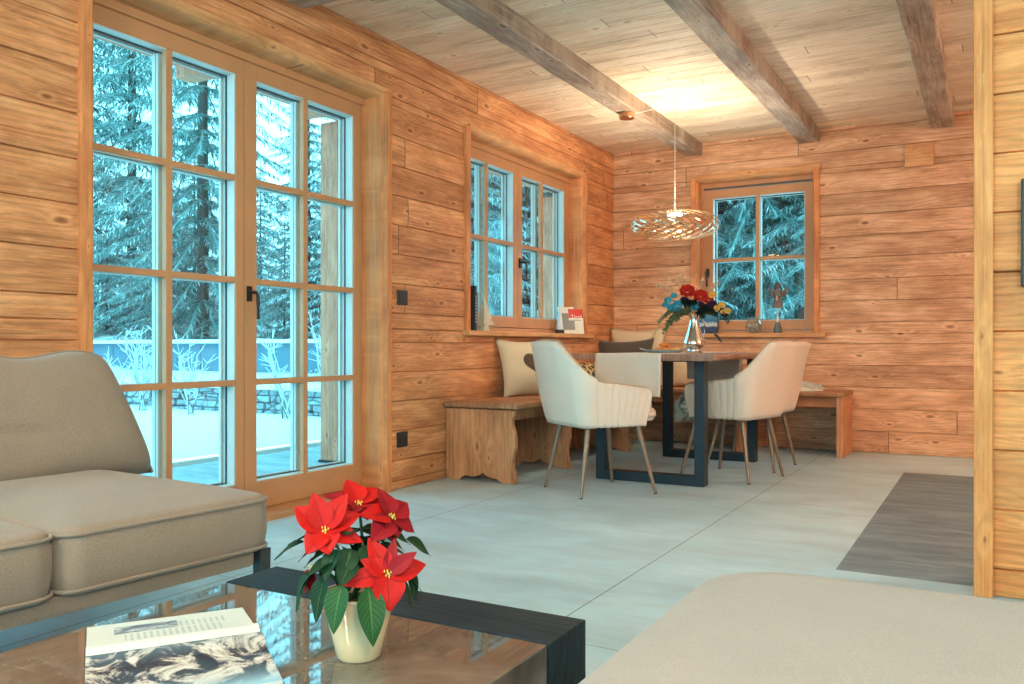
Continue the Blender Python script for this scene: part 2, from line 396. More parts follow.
# outdoors
M['snow'] = plain('snow', (.80, .80, .78), .9, spec=.2, var=.03, scale=3)
M['needle'] = plain('spruce_needles', (.15, .26, .24), .8, var=.45, scale=3)
M['frost'] = plain('snowy_twigs', (.62, .68, .68), .9, var=.15, scale=3)
M['bark'] = plain('spruce_bark', (.09, .07, .06), .9, var=.3, scale=8)
M['pave'] = wood('terrace_planks', 'X', 'Y', (.20, .26, .28), (.30, .38, .41), (.40, .50, .54), row=.145, seg=0, knots=0, ring=60, rough=.7, tint=.15)
M['fence'] = plain('blue_grey_boarding', (.085, .17, .23), .7, var=.3, scale=4)
M['outpost'] = wood('weathered_post', 'Z', 'X', (.50, .15, .085), (.68, .24, .14), (.82, .36, .22), ring=40, knots=.6)
M['render'] = plain('outer_boarding', (.45, .33, .22), .8)
def stone():
    n = NT('dry_stone'); s = n.sep(n.coords()); v = n.n('TexVoronoi', feature='DISTANCE_TO_EDGE')
    n.set(v.inputs['Vector'], n.comb(n.math('MULTIPLY', s[0], 3.2), s[1], n.math('MULTIPLY', s[2], 7.5))); v.inputs['Scale'].default_value = 1
    g = n.noise(n.coords(), 9, 4)
    col = n.mix(n.math('MULTIPLY', v.outputs[0], 14., clamp=True), (.05, .07, .08), n.ramp(g, [(.35, (.22, .27, .29)), (.65, (.42, .48, .50))]))
    return n.bsdf(col, .9, bump=v.outputs[0], bs=.6, bd=.05)
M['stone'] = stone()
def picture():
    n = NT('mountain_picture'); s = n.sep(n.coords('UV')); q = n.noise(n.comb(n.math('MULTIPLY', s[0], 4.), 0, 0), 1.2, 4)
    h = n.math('SUBTRACT', s[1], n.math('MULTIPLY_ADD', q, .35, .08))
    col = n.ramp(h, [(.0, (.015, .05, .14)), (.08, (.03, .10, .25)), (.12, (.6, .62, .55)), (.28, (.35, .5, .6)), (.36, (.03, .14, .3)), (.6, (.05, .25, .4))])
    return n.bsdf(col, .4)
M['pic'] = picture()

# ------------------------------------------------------------------ room shell
XW, YB, ZC = -2.90, 6.94, 2.50
XR, YF = 4.2, -3.2
TH = .26
DOOR = (1.96, 3.70, 0.0, 2.19)
WIN1 = (4.56, 6.30, .90, 2.19)
WIN2 = (-2.155, -1.212, .90, 2.19)
FILLW_LEFT = (-3.0, 1.20, .05, 2.36)      # unseen window added left of the view to let in more daylight
FILLW_REAR = (-2.4, 3.7, .05, 2.36)      # glazing added out of sight behind the viewer to brighten the room
FILLW_SIDE = (-2.8, .2, .05, 2.36)      # extra glazing added to the unseen right wall for more light

def boards(mb, along, a0, a1, face, sgn, z0, z1, row, th, holes, off=0., seed=1, crown=.006):
    """stacked boards; FACE the room-side plane, SGN the direction away from the room."""
    rng = random.Random(seed); k = math.floor((z0 - off) / row)
    while True:
        lo = max(z0, off + k * row); hi = min(z1, off + (k + 1) * row); k += 1
        if lo >= z1 - 1e-6: break
        if hi - lo < 1e-4: continue
        d = rng.uniform(-.003, .003)
        cuts = sorted({lo, hi} | {h[2] for h in holes if lo < h[2] < hi} | {h[3] for h in holes if lo < h[3] < hi})
        for c0, c1 in zip(cuts, cuts[1:]):
            if c1 - c0 < .002: continue
            iv = [(a0, a1)]
            for h in holes:
                if h[2] < (c0 + c1) / 2 < h[3]:
                    iv = [s for (p, q) in iv for s in ((p, min(q, h[0])), (max(p, h[1]), q)) if s[1] - s[0] > 1e-4]
            H = c1 - c0; g = min(.0045, H * .3); f = face + d * sgn
            prof = [(f + sgn * .010, c0), (f + sgn * crown * .45, c0 + g * .8), (f, c0 + H * .3), (f - sgn * crown * .25, c0 + H * .5), (f, c0 + H * .7), (f + sgn * crown * .45, c1 - g * .8), (f + sgn * .010, c1), (face + sgn * th, c1), (face + sgn * th, c0)]
            for p, q in iv:
                if along == 'Y': mb.prism([(x, z) for x, z in prof], p, q, 'Y')
                else: mb.prism([(y, z) for y, z in prof], p, q, 'X')

mb = MB(); boards(mb, 'Y', YF - .2, YB + TH, XW, -1, -.3, ZC + .1, .165, TH, [DOOR[:2] + (-.01, DOOR[3]), WIN1, FILLW_LEFT])
tag(obj('wall_left', mb, M['logL'], smooth=True), kind='structure')
mb = MB(); boards(mb, 'X', XW - .001, XR + .1, YB, 1, -.3, ZC + .1, .165, TH, [WIN2], seed=2)
tag(obj('wall_back', mb, M['logB'], smooth=True), kind='structure')
mb = MB(); boards(mb, 'X', XW, XR + .1, YF, -1, -.3, ZC + .1, .165, .2, [FILLW_REAR], seed=3)
tag(obj('wall_front', mb, M['logB'], smooth=True), kind='structure')
mb = MB(); boards(mb, 'Y', YF - .2, YB + .2, XR, 1, -.3, ZC + .1, .165, .2, [FILLW_SIDE], seed=4)
tag(obj('wall_right', mb, M['logL'], smooth=True), kind='structure')
# partition with end post
mb = MB(); boards(mb, 'X', .0, XR, 3.13, 1, 0, ZC, .19, .14, [], off=.09, seed=5, crown=.002)
tag(obj('wall_partition', mb, M['logP'], smooth=True), kind='structure')
mb = MB(); mb.box(-.052, .003, 3.10, 3.29, 0, ZC)
tag(obj('trim_1', mb, M['post'], bevel=.004), kind='structure')
# floor: pale stone with a slate field
mb = MB()
SX, SY0, SY1 = -.49, 3.13, 5.95
mb.box(XW - .1, SX, YF - .1, YB + .1, -.06, 0)
mb.box(SX, XR + .1, YF - .1, SY0 + .1, -.06, 0)
mb.box(SX, XR + .1, SY1, YB + .1, -.06, 0)
mb.box(SX, XR + .1, SY0 + .1, SY1, -.06, 0, 1)
tag(obj('floor', mb, [M['floor'], M['slate']]), kind='structure')
# ceiling boards
mb = MB(); y = YF - .1
while y < YB + .1:
    w = .135; g = .004
    mb.prism([(y, ZC + g), (y + g, ZC), (y + w - g, ZC), (y + w, ZC + g), (y + w, ZC + .04), (y, ZC + .04)], XW - .1, XR + .1, 'X'); y += w
tag(obj('ceiling', mb, M['ceil']), kind='structure')

# beams
def beam(x0, x1, label):
    mb = MB(); n = 40; rng = random.Random(int(x0 * 97))
    rs = []
    for i in range(n + 1):
        yy = 2.93 + (YB + .02 - 2.93) * i / n
        j = lambda: rng.uniform(-.0022, .0022)
        rs.append([(x0 + j(), yy, ZC + .02), (x0 + j(), yy, 2.408), (x0 + .008 + j(), yy, 2.40 + j()), (x1 - .008 + j(), yy, 2.40 + j()), (x1 + j(), yy, 2.408), (x1 + j(), yy, ZC + .02)])
    mb.rings(rs)
    o = obj('ceiling_beam', mb, M['beam'], smooth=True); tag(o, label, 'beam', 'ceiling beams running to the back wall')
beam(-2.25, -2.105, 'aged timber ceiling beam nearest the pendant lamp and window wall')
beam(-1.325, -1.17, 'aged timber ceiling beam whose end meets the wall above the far window')
beam(-.39, -.24, 'aged timber ceiling beam closest to the orange wood partition')
mb = MB(); mb.box(-2.84, XR, 2.84, 3.01, 2.395, 2.52)
tag(obj('cross_beam', mb, M['beamx'], bevel=.006), 'timber cross beam under the ceiling above the glazed door', 'beam')
# little wooden cover on the back wall
mb = MB(); mb.box(-.565, -.371, YB - .014, YB + .01, 2.134, 2.303)
tag(obj('wall_cover', mb, M['trimX'], bevel=.002), 'small square wooden cover plate high on the back wall under the beam', 'cover plate')

# ------------------------------------------------------------------ windows and doors
def mp(along, a, d, z):
    """a along the wall, d away from the room, z"""
    return (XW - d, a, z) if along == 'Y' else (a, YB + d, z)
def wbox(mb, along, a0, a1, d0, d1, z0, z1, m=0):
    if along == 'Y': mb.box(XW - d1, XW - d0, a0, a1, z0, z1, m)
    else: mb.box(a0, a1, YB + d0, YB + d1, z0, z1, m)

def leaf(name, parent, along, g0, g1, z0, z1, so, si, zb, zt, muntins, bars, sp, mirror=False):
    """sash: glass field g0..g1 x z0..z1; so/si stile outer edges; sp sash plane depth"""
    D0, D1, DG = sp, sp + .035, sp + .045
    mb = MB()
    for (a0, a1, c0, c1) in ((so, g0, zb, zt), (g1, si, zb, zt), (g0, g1, zb, z0), (g0, g1, z1, zt)):
        wbox(mb, along, a0, a1, D0, D1, c0, c1, 0)
        # outside half of the frame, pale metal/wood, stepped
        wbox(mb, along, a0, a1, D1 + .018, D1 + .07, c0, c1, 1)
    if True:
        e = .006
        for (a0, a1, c0, c1) in ((g0 - .001, g0 + e, z0, z1), (g1 - e, g1 + .001, z0, z1), (g0, g1, z0 - .001, z0 + e), (g0, g1, z1 - e, z1 + .001)):
            wbox(mb, along, a0, a1, D0 + .006, D1 + .02, c0, c1, 1)
        for (a0, a1, c0, c1) in ((g0, g0 + .012, z0, z1), (g1 - .012, g1, z0, z1), (g0, g1, z0, z0 + .012), (g0, g1, z1 - .012, z1)):
            wbox(mb, along, a0, a1, D1 + .052, D1 + .068, c0, c1, 1)
            wbox(mb, along, a0 - .0005, a1 + .0005, D1 + .022, D1 + .026, c0 - .0005, c1 + .0005, 2)
    o = obj(name, mb, [M['sash'], M['outer'], M['gasket']], parent, world=True, bevel=.002)
    mb = MB(); wm = .016
    for a in muntins:
        wbox(mb, along, a - wm, a + wm, D0 + .004, D1 - .004, z0, z1, 0)
        wbox(mb, along, a - wm, a + wm, D1 + .022, D1 + .062, z0, z1, 1)
        wbox(mb, along, a - wm - .001, a + wm + .001, D1 + .036, D1 + .040, z0, z1, 2)
    for zz in bars:
        wbox(mb, along, g0, g1, D0 + .0045, D1 - .005, zz - .014, zz + .014, 0)
        wbox(mb, along, g0, g1, D1 + .023, D1 + .061, zz - .014, zz + .014, 1)
    obj('muntin', mb, [M['sash'], M['outer'], M['gasket']], o, bevel=.002, world=True).location = (0, 0, 0)
    # muntin coordinates are relative to the sash, whose origin coincides with the parent
    m_ = o.children[0]
    l = parent.location
    for v in m_.data.vertices: v.co -= Vector(l) * 1.0
    mb = MB(); wbox(mb, along, g0 - .005, g1 + .005, D1 + .004, D1 + .010, z0 - .005, z1 + .005)
    p_ = obj('glass_pane', mb, M['glass'], parent, world=True)
    return o

def handle(parent, along, a, z, d, flip=1):
    mb = MB(); wbox(mb, along, a - .012, a + .012, d - .012, d, z - .04, z + .03)
    P = lambda aa, dd, zz: mp(along, aa, dd, zz)
    mb.tube([P(a, d - .008, z), P(a, d - .048, z), P(a + .003 * flip, d - .055, z - .006), P(a + .006 * flip, d - .056, z - .03), P(a + .006 * flip, d - .056, z - .125)], [.008, .008, .0085, .0085, .008], 10)
    l = parent.location
    obj('handle', mb, M['iron'], parent, smooth=True, bevel=.001, world=True)

def surround(parent, along, a0, a1, z0, z1, floor=False, trimw=.045, sp=.14, prot=.022):
    """reveal linings, rounded log ends and flat casing"""
    mb = MB()
    # casing on wall face
    wbox(mb, along, a0 - trimw, a0 - .001, -prot, .012, z0 if floor else z0 - .0, z1 + trimw * .25)
    wbox(mb, along, a1 + .001, a1 + trimw, -prot, .012, z0, z1 + trimw * .25)
    obj('window_casing' if not floor else 'door_casing', mb, M['trimZ'], parent, bevel=.003, world=True)
    # fixed outer frame in the reveal
    mb = MB(); t = .03
    wbox(mb, along, a0 - .02, a0 + t, sp - .01, sp + .11, z0, z1)
    wbox(mb, along, a1 - .008, a1 + .02, sp - .035, sp + .11, z0, z1)
    wbox(mb, along, a0, a1, sp - .02, sp + .11, z1 - .055, z1 + .01)
    if floor: wbox(mb, along, a0, a1, -.005, sp + .11, -.02, .028)
    else: wbox(mb, along, a0, a1, sp - .02, sp + .11, z0 - .01, z0 + .035)
    obj('window_frame' if not floor else 'door_frame', mb, M['sash'], parent, bevel=.002, world=True)
    # rounded log ends (right reveal and head)
    mb = MB(); r = .045
    def corner(a, s):
        pts = [(a - s * 0, -.012)]
        prof = []
        for i in range(7):
            t_ = PI / 2 * i / 6
            prof.append((a + s * (r - r * math.cos(t_)) , -.014 + r - r * math.sin(t_)))
        prof = prof[::1]
        return prof
    # right reveal column, bulging slightly into the opening
    pr_ = corner(a1 - .016, 1) + [(a1 + .03, -.010), (a1 + .03, sp), (a1 - .016, sp)]
    ring = lambda z: [mp(along, a, d, z) for a, d in pr_]
    mb.rings([ring(z0 if not floor else 0), ring(z1 + .01)])
    pl = corner(a0 + .012, -1) + [(a0 - .03, -.010), (a0 - .03, sp), (a0 + .012, sp)]
    ring = lambda z: [mp(along, a, d, z) for a, d in pl]
    mb.rings([ring(z0 if not floor else 0), ring(z1 + .01)])
    obj('reveal_lining', mb, M['trimZ'], parent, smooth=True, world=True)
    mb = MB()
    ph = [(z1 - .02 + (r - r * math.cos(PI / 2 * i / 6)), -.016 + r - r * math.sin(PI / 2 * i / 6)) for i in range(7)] + [(z1 + .03, -.010), (z1 + .03, sp), (z1 - .02, sp)]
    ring = lambda a: [mp(along, a, d, z) for z, d in ph]
    mb.rings([ring(a0 - .001), ring(a1 + .03)])
    obj('head_lining', mb, M['trimY' if along == 'Y' else 'trimX'], parent, smooth=True, world=True)

# glazed double door
door = thing('door_1', None, None, (0, 0, 0), kind='structure')
surround(door, 'Y', *DOOR, floor=True)
leaf('door_leaf', door, 'Y', 2.07, 2.787, .158, 2.065, 1.975, 2.834, .03, 2.145, [2.4245], [.633, 1.11, 1.583], .14)
leaf('door_leaf', door, 'Y', 2.913, 3.618, .158, 2.065, 2.838, 3.695, .03, 2.145, [3.248], [.633, 1.11, 1.583], .14)
handle(door, 'Y', 2.862, 1.055, .14)
mb = MB(); mb.box(XW - .235, XW - .138, 3.693, 3.698, .05, 2.14); obj('seal', mb, M['gasket'], door, world=True)
# side window
w1 = thing('window_1', None, None, (0, 0, 0), kind='structure')
surround(w1, 'Y', *WIN1, trimw=.045, sp=.12)
leaf('sash', w1, 'Y', 4.655, 5.369, 1.015, 2.065, 4.575, 5.424, .94, 2.14, [4.997], [1.545], .12)
leaf('sash', w1, 'Y', 5.492, 6.205, 1.015, 2.065, 5.428, 6.292, .94, 2.14, [5.82], [1.545], .12)
handle(w1, 'Y', 5.45, 1.42, .12)
mb = MB(); mb.box(XW - .125, XW + .045, 4.50, 6.42, .872, .905); obj('window_sill', mb, M['trimY'], w1, bevel=.004, world=True)
# far window
w2 = thing('window_2', None, None, (0, 0, 0), kind='structure')
surround(w2, 'X', *WIN2, trimw=.04, sp=.12)
leaf('sash', w2, 'X', -2.05, -1.303, 1.018, 2.05, -2.125, -1.235, .94, 2.12, [-1.677], [1.527], .12)
handle(w2, 'X', -2.09, 1.43, .12)
mb = MB(); mb.box(-2.225, -1.12, YB - .045, YB + .125, .878, .912); obj('window_sill', mb, M['trimX'], w2, bevel=.004, world=True)
mb = MB(); mb.box(-2.195, -1.163, YB - .018, YB + .012, 2.192, 2.23); obj('head_casing', mb, M['trimX'], w2, bevel=.003, world=True)

def added_window(name, boxes, panes):  # large out-of-view windows, added so more sky light enters
    t = thing(name, None, None, (0, 0, 0), kind='structure'); mb = MB()
    for b_ in boxes: mb.box(*b_)
    obj('window_frame', mb, M['sash'], t, bevel=.003)
    mb = MB()
    for b_ in panes: mb.box(*b_)
    obj('glass_pane', mb, M['glass'], t)
y0, y1, z0, z1 = FILLW_LEFT; X0, X1 = XW - .2, XW - .13
added_window('added_window_3', [(X0, X1, y, y + .07, z0, z1) for y in (y0, y0 + 1.37, y0 + 2.74, y1 - .07)] + [(X0, X1, y0, y1, z0, z0 + .07), (X0, X1, y0, y1, z1 - .07, z1)], [(XW - .17, XW - .164, y0 + .05, y1 - .05, z0 + .05, z1 - .05)])
x0, x1, z0, z1 = FILLW_REAR; Y0, Y1 = YF - .16, YF - .09
added_window('added_window_4', [(x, x + .07, Y0, Y1, z0, z1) for x in (x0, x0 + 1.5, x0 + 3.0, x0 + 4.5, x1 - .07)] + [(x0, x1, Y0, Y1, z0, z0 + .07), (x0, x1, Y0, Y1, z1 - .07, z1)], [(x0 + .05, x1 - .05, YF - .13, YF - .124, z0 + .05, z1 - .05)])
y0, y1, z0, z1 = FILLW_SIDE; X0, X1 = XR + .09, XR + .16
added_window('added_window_5', [(X0, X1, y, y + .07, z0, z1) for y in (y0, y0 + 1.465, y1 - .07)] + [(X0, X1, y0, y1, z0, z0 + .07), (X0, X1, y0, y1, z1 - .07, z1)], [(XR + .12, XR + .126, y0 + .05, y1 - .05, z0 + .05, z1 - .05)])
# switch, socket, wall panel
def plate(name, label, cat, y0, y1, z0, z1, rocker):
    t = thing(name, label, cat, (XW, (y0 + y1) / 2, (z0 + z1) / 2))
    mb = MB(); mb.box(XW - .004, XW + .010, y0, y1, z0, z1); obj('cover_plate', mb, M['switch'], t, bevel=.003, world=True)
    ym, zm = (y0 + y1) / 2, (z0 + z1) / 2; mb = MB()
    if rocker: mb.box(XW + .009, XW + .014, y0 + .014, y1 - .014, z0 + .012, z1 - .012); obj('rocker', mb, M['switch'], t, bevel=.002, world=True)
    else:
        mb.rings([[(XW + .009 + d, ym + r * math.cos(a * PI / 12), zm + r * math.sin(a * PI / 12)) for a in range(24)] for r, d in ((.024, 0), (.024, .003), (.020, .003), (.018, -.002))])
        obj('socket_face', mb, M['iron'], t, world=True, smooth=True)
plate('light_switch', 'black light switch on the log wall between glazed door and side window', 'switch', 3.815, 3.909, 1.037, 1.120, True)
plate('wall_socket', 'black power socket low on the log wall beside the glazed door', 'socket', 3.815, 3.909, .236, .322, False)
t = thing('wall_panel', 'black upright panel mounted on the orange wood partition', 'panel', (.2, 3.13, 1.16))
mb = MB(); mb.box(.079, .33, 3.095, 3.127, .99, 1.327); obj('panel_frame', mb, M['switch'], t, bevel=.004, world=True)
mb = MB(); mb.box(.092, .317, 3.092, 3.096, 1.003, 1.314); obj('panel_screen', mb, plain('dark_panel_glass', (.01, .01, .012), .1), t, world=True)

# ------------------------------------------------------------------ sofa
def rrect(lx, ly, rad, n=6, cx=0, cy=0):
    pts = []
    for (sx, sy, a0) in ((1, 1, 0), (-1, 1, 90), (-1, -1, 180), (1, -1, 270)):
        for i in range(n + 1):
            a = R(a0 + 90 * i / n); pts.append((cx + sx * (lx / 2 - rad) + rad * math.cos(a), cy + sy * (ly / 2 - rad) + rad * math.sin(a)))
    return pts
def cushion_mb(lx, ly, h, rad, crown, edge=.014, bulge=.006, n=8):
    mb = MB(); rs = []
    def ring(ins, z, s=1.): return [(x * s, y * s, z) for x, y in rrect(lx - 2 * ins, ly - 2 * ins, max(rad - ins, .004), n)]
    for s in (.3, .8, .97): rs.append(ring(edge, 0, s))
    for ins, z in ((edge * .6, .002), (edge * .2, edge * .6), (0, edge * 1.4), (-bulge * .8, h * .3), (-bulge, h * .5), (-bulge * .8, h * .75), (0, h - edge * 1.3), (edge * .25, h - edge * .5), (edge * .8, h)): rs.append(ring(ins, z))
    for s in (.96, .9, .8, .68, .54, .4, .26, .12, .02):
        rs.append(ring(edge, h + crown * (1 - s ** 2.6), s))
    mb.rings(rs); return mb
def piping(lx, ly, rad, z, r, cx=0, cy=0, n=8):
    mb = MB(); mb.tube([(x, y, z) for x, y in rrect(lx, ly, rad, n, cx, cy)], r, 8, closed=True); return mb

sofa = thing('sofa', 'taupe fabric sofa with piped seat cushions beside the glazed door', 'sofa', (-2.1, .5, 0))
mb = MB(); mb.box(-2.58, -1.655, -.57, 1.565, .245, .290); obj('base_frame', mb, M['sofa'], sofa, bevel=.012, world=True)
for i, cy in enumerate((1.332, .789, .246, -.297)):
    ly = .540
    c = obj('seat_cushion', cushion_mb(.80, ly, .140, .055, .035), M['sofa'], sofa, smooth='all')
    c.location = (-2.03 + 2.1, cy - .5, .286)
    obj('piping', piping(.803, ly + .003, .05, .128, .0045), M['pipe'], c, smooth=True)
    obj('piping', piping(.803, ly + .003, .05, .012, .004), M['pipe'], c, smooth=True)
b = obj('backrest', cushion_mb(.17, 2.23, .40, .07, .02, edge=.04), M['sofa'], sofa, smooth='all')
b.location = (-2.54 + 2.1, .535 - .5, .26); b.rotation_euler = (0, R(-4), 0)
obj('piping', piping(.12, 2.18, .05, .402, .004), M['pipe'], b, smooth=True)
def backcush(L, H, T, seed):
    """big soft back cushion; x = thickness (front +x), y along, z up"""
    def pt(u, v, side):
        y = (u - .5); z = v
        # outline: narrower on top, rounded corners, wavy top edge
        e = (1 - abs(2 * u - 1) ** 5) ** .5 if abs(2 * u - 1) < 1 else 0
        f = (1 - abs(2 * v - 1) ** 4) ** .5 if abs(2 * v - 1) < 1 else 0
        ww = L * (1 - .31 * v)
        zz = H * v + .012 * math.sin(u * 9 + seed) * v - .016 * abs(2 * u - 1) ** 4 * v
        th = T * (e * f) ** .75 * (.62 + .38 * math.cos((v - .3) * 2.1))
        nz = noise.noise(Vector((u * 3 + seed, v * 3, side * 4))) * .014
        crease = -.018 * math.exp(-((v - .36 - .05 * u) / .03) ** 2) * max(0, 1 - u * 1.6) if side > 0 else 0
        return (side * th * .5 + (nz + crease) * e * f, y * ww, zz)
    mb = MB(); mb.grid(lambda u, v: pt(u, v, 1), 36, 28); mb.grid(lambda u, v: pt(u, v, -1), 36, 28)
    pts = [pt(0, i / 20, 1) for i in range(21)] + [pt(i / 24, 1, 1) for i in range(1, 24)] + [pt(1, 1 - i / 20, 1) for i in range(21)]
    return mb, pts
for i, cy in enumerate((1.325, .64, -.04)):
    m_, edge = backcush(.72, .375, .20, i)
    c = obj('back_cushion', m_, M['sofa'], sofa, smooth='all')
    bm = bmesh.new(); bm.from_mesh(c.data); bmesh.ops.remove_doubles(bm, verts=bm.verts, dist=.0005); bmesh.ops.recalc_face_normals(bm, faces=bm.faces); bm.to_mesh(c.data); bm.free()
    c.location = (-2.29 + 2.1, cy - .5, .415); c.rotation_euler = (0, R(-14), 0)
    pm = MB(); pm.tube(edge, .0045, 8); obj('piping', pm, M['pipe'], c, smooth=True)
def sleg(x, y):
    mb = MB(); mb.rings([[(x + a * s, y + b * s, z) for a, b in ((-.02, -.02), (.02, -.02), (.02, .02), (-.02, .02))] for s, z in ((.6, 0), (.85, .286))])
    return mb
for x, y in ((-1.665, 1.592), (-2.50, 1.592), (-1.70, -.53), (-2.50, -.53)):
    obj('leg', sleg(x, y), M['teal_leg'], sofa, bevel=.003, world=True)

sofa.location = (-2.158, .528, 0); sofa.rotation_euler = (0, 0, R(-5))

# ottoman at the near corner
ott = thing('ottoman', 'large pale beige upholstered ottoman nearest the camera', 'ottoman', (.3, .9, 0))
c = obj('seat_cushion', cushion_mb(1.50, 1.28, .160, .17, .02, edge=.035), M['chaise'], ott, smooth='all'); c.location = (0, .02, .245)
mb = MB(); mb.box(-.36, .96, .34, 1.46, .19, .25); obj('base_frame', mb, M['chaise'], ott, bevel=.01, world=True)
for x, y in ((-.3, .4), (.9, .4), (-.3, 1.4), (.9, 1.4)):
    mb = MB(); mb.rings([[(x + a * s, y + b * s, z) for a, b in ((-.02, -.02), (.02, -.02), (.02, .02), (-.02, .02))] for s, z in ((.8, 0), (1.1, .195))]); obj('leg', mb, M['teal_leg'], ott, world=True)

# ------------------------------------------------------------------ coffee table
ct = thing('coffee_table', 'low coffee table with glossy brown marble top and black wooden end band', 'table', (-.865, .55, 0))
mb = MB(); mb.box(-1.195, -.545, 1.072, 1.195, .29, .38); obj('end_band', mb, M['blackwood'], ct, bevel=.0015, world=True)
mb = MB(); mb.box(-1.192, -.548, -.02, 1.071, .292, .3785); obj('marble_top', mb, M['marble'], ct, bevel=.002, world=True)
mb = MB(); mb.box(-1.195, -.545, -.15, -.021, .29, .38); obj('end_band', mb, M['blackwood'], ct, bevel=.0015, world=True)
mb = MB(); mb.box(-1.10, -.64, 0, 1.0, 0.0, .291); obj('plinth', mb, M['blackwood'], ct, bevel=.002, world=True)

# open magazine
book = thing('magazine', 'open photo magazine lying on the marble coffee table', 'magazine', (-1.032, .692, .3785), math.atan2(.185, .127))
PW, PH = .165, .222
def page(side):
    def fn(u, v):
        # u along the spine, v away from it
        w = v * PW; z = .006 + .012 * math.exp(-((v - .12) / .13) ** 2) * (1 if v > .02 else .6) + .002 * math.sin(v * 5) + (.004 if v < .95 else .0035)
        z *= 1 - .25 * v
        return (u * PH, side * w + (.0 if side > 0 else 0), z)
    return fn
for side, mat in ((1, 'page'), (-1, 'photo')):
    mb = MB(); mb.grid(page(side), 10, 22)
    top = mb
    mbb = MB()
    f = page(side)
    # page block sides
    for k in range(22):
        for uu in (0, 1):
            a, b_ = f(uu, k / 22), f(uu, (k + 1) / 22)
            mbb.quad(a, b_, (b_[0], b_[1], .0008), (a[0], a[1], .0008))
    a, b_ = f(0, 1), f(1, 1); mbb.quad(a, b_, (b_[0], b_[1], .0008), (a[0], a[1], .0008))
    o = obj('page', mb, M[mat], book, smooth='all'); obj('page_block', mbb, M['paper'], book)
mb = MB(); mb.box(-.002, PH + .002, -PW - .004, PW + .004, .0002, .0012); obj('cover', mb, M['cover'], book)

# ------------------------------------------------------------------ poinsettia
def leaf_mb(L, W, curl=.3, fold=.25, droop=.4, tip=1.0, nu=14, nv=6):
    """along +x, mid at y=0; pointed ovate"""
    def fn(u, v):
        w = W * (math.sin(PI * min(1, u) ** .72) ** .85) * (1 - .15 * u) if 0 < u < 1 else 0
        y = (v - .5) * w
        x = L * u
        z = -droop * L * u * u + fold * abs(v - .5) * w + curl * .02 * math.sin(u * 7 + v * 5) * W * 3 * (abs(v - .5) * 2)
        return (x, y, z)
    mb = MB(); mb.grid(fn, nu, nv); return mb
poin = thing('poinsettia', 'red poinsettia in an ivory pot on the coffee table', 'potted plant', (-.752, .905, .3790))
mb = MB(); mb.lathe([(.0, .0), (.028, 0), (.0305, .003), (.036, .028), (.042, .052), (.047, .074), (.0495, .084), (.0515, .085), (.0515, .088), (.048, .088), (.046, .082), (.043, .072)], 40)
obj('pot', mb, M['ivory_pot'], poin, smooth=True)
mb = MB(); mb.lathe([(.0445, .074), (.02, .079), (.0, .080)], 24, cap0=False); obj('soil', mb, M['soil'], poin, smooth=True)
rng = random.Random(11)
camdir = Vector((.64, -.77, 0)); rightd = Vector((.8704, .4923, 0))
def place_leaf(name, mat, base, dirv, L, W, roll=0, **kw):
    o = obj(name, leaf_mb(L, W, **kw), M[mat], poin, smooth='all', fixn=False)
    d = Vector(dirv).normalized()
    up = Vector((0, 0, 1)) if abs(d.z) < .93 else camdir
    y = up.cross(d).normalized(); z = d.cross(y).normalized()
    m = Matrix((d, y, z)).transposed().to_4x4()
    o.matrix_local = Matrix.Translation(base) @ m @ Matrix.Rotation(roll, 4, 'X')
    return o
def head(cen, normal, rays, seedmat='bract'):
    n = Vector(normal).normalized(); e1 = n.cross(Vector((0, 0, 1))).normalized(); e2 = n.cross(e1).normalized()
    # e1 roughly image right when normal points to camera
    for (ang, L, W, lift, mt) in rays:
        a = R(ang); d = e1 * math.cos(a) - e2 * math.sin(a)
        dd = (d + n * lift).normalized()
        y = n.cross(dd).normalized(); z = dd.cross(y).normalized()
        o = obj('bract', leaf_mb(L, W * 1.22, droop=.18, fold=.25, curl=.5), M[mt], poin, smooth='all', fixn=False)
        o.matrix_local = Matrix.Translation(Vector(cen) + dd * .002) @ Matrix((dd, y, z)).transposed().to_4x4()
    mb = MB()
    for k in range(7):
        a = k * 2.4; r = .0022 * math.sqrt(k); p = Vector(cen) + n * .003 + e1 * r * math.cos(a) + e2 * r * math.sin(a)
        mb.lathe([(.0, -.002), (.0010, -.001), (.0010, .0012), (0, .002)], 6, p)
    obj('bud_cluster', mb, M['yellow'], poin, smooth=True)
def rel(r, f, z): return rightd * r + camdir * f + Vector((0, 0, z - .379))   # right, toward the sitting side, height
H1 = rel(-.045, .015, .553); H2 = rel(.038, .035, .500); H3 = rel(.000, -.030, .580); H4 = rel(.045, -.015, .565); H5 = rel(-.062, .01, .50)
nr = lambda f, r, z: camdir * f + rightd * r + Vector((0, 0, z))
head(H1, nr(.75, -.15, .75), [(95, .046, .034, .25, 'bract'), (150, .05, .03, .2, 'bract'), (35, .055, .034, .3, 'bract'), (195, .052, .026, .05, 'bract'), (255, .036, .034, .15, 'bract'), (300, .038, .032, .1, 'bract'), (120, .055, .03, .6, 'bract'), (65, .052, .03, .75, 'bract')])
head(H2, nr(.85, .1, .5), [(-5, .062, .024, -.05, 'bract'), (170, .052, .030, .1, 'bract'), (270, .046, .038, .05, 'bract'), (65, .052, .026, .25, 'bract'), (105, .045, .016, .35, 'bract2'), (150, .045, .02, .5, 'bract2'), (300, .05, .022, -.3, 'bract'), (30, .038, .022, .3, 'bract')])
head(H3, nr(.35, .1, .9), [(80, .045, .03, .5, 'bract'), (140, .045, .03, .3, 'bract'), (30, .05, .03, .2, 'bract2'), (200, .045, .03, .1, 'bract'), (265, .035, .028, .1, 'bract2'), (320, .042, .028, .1, 'bract2')])
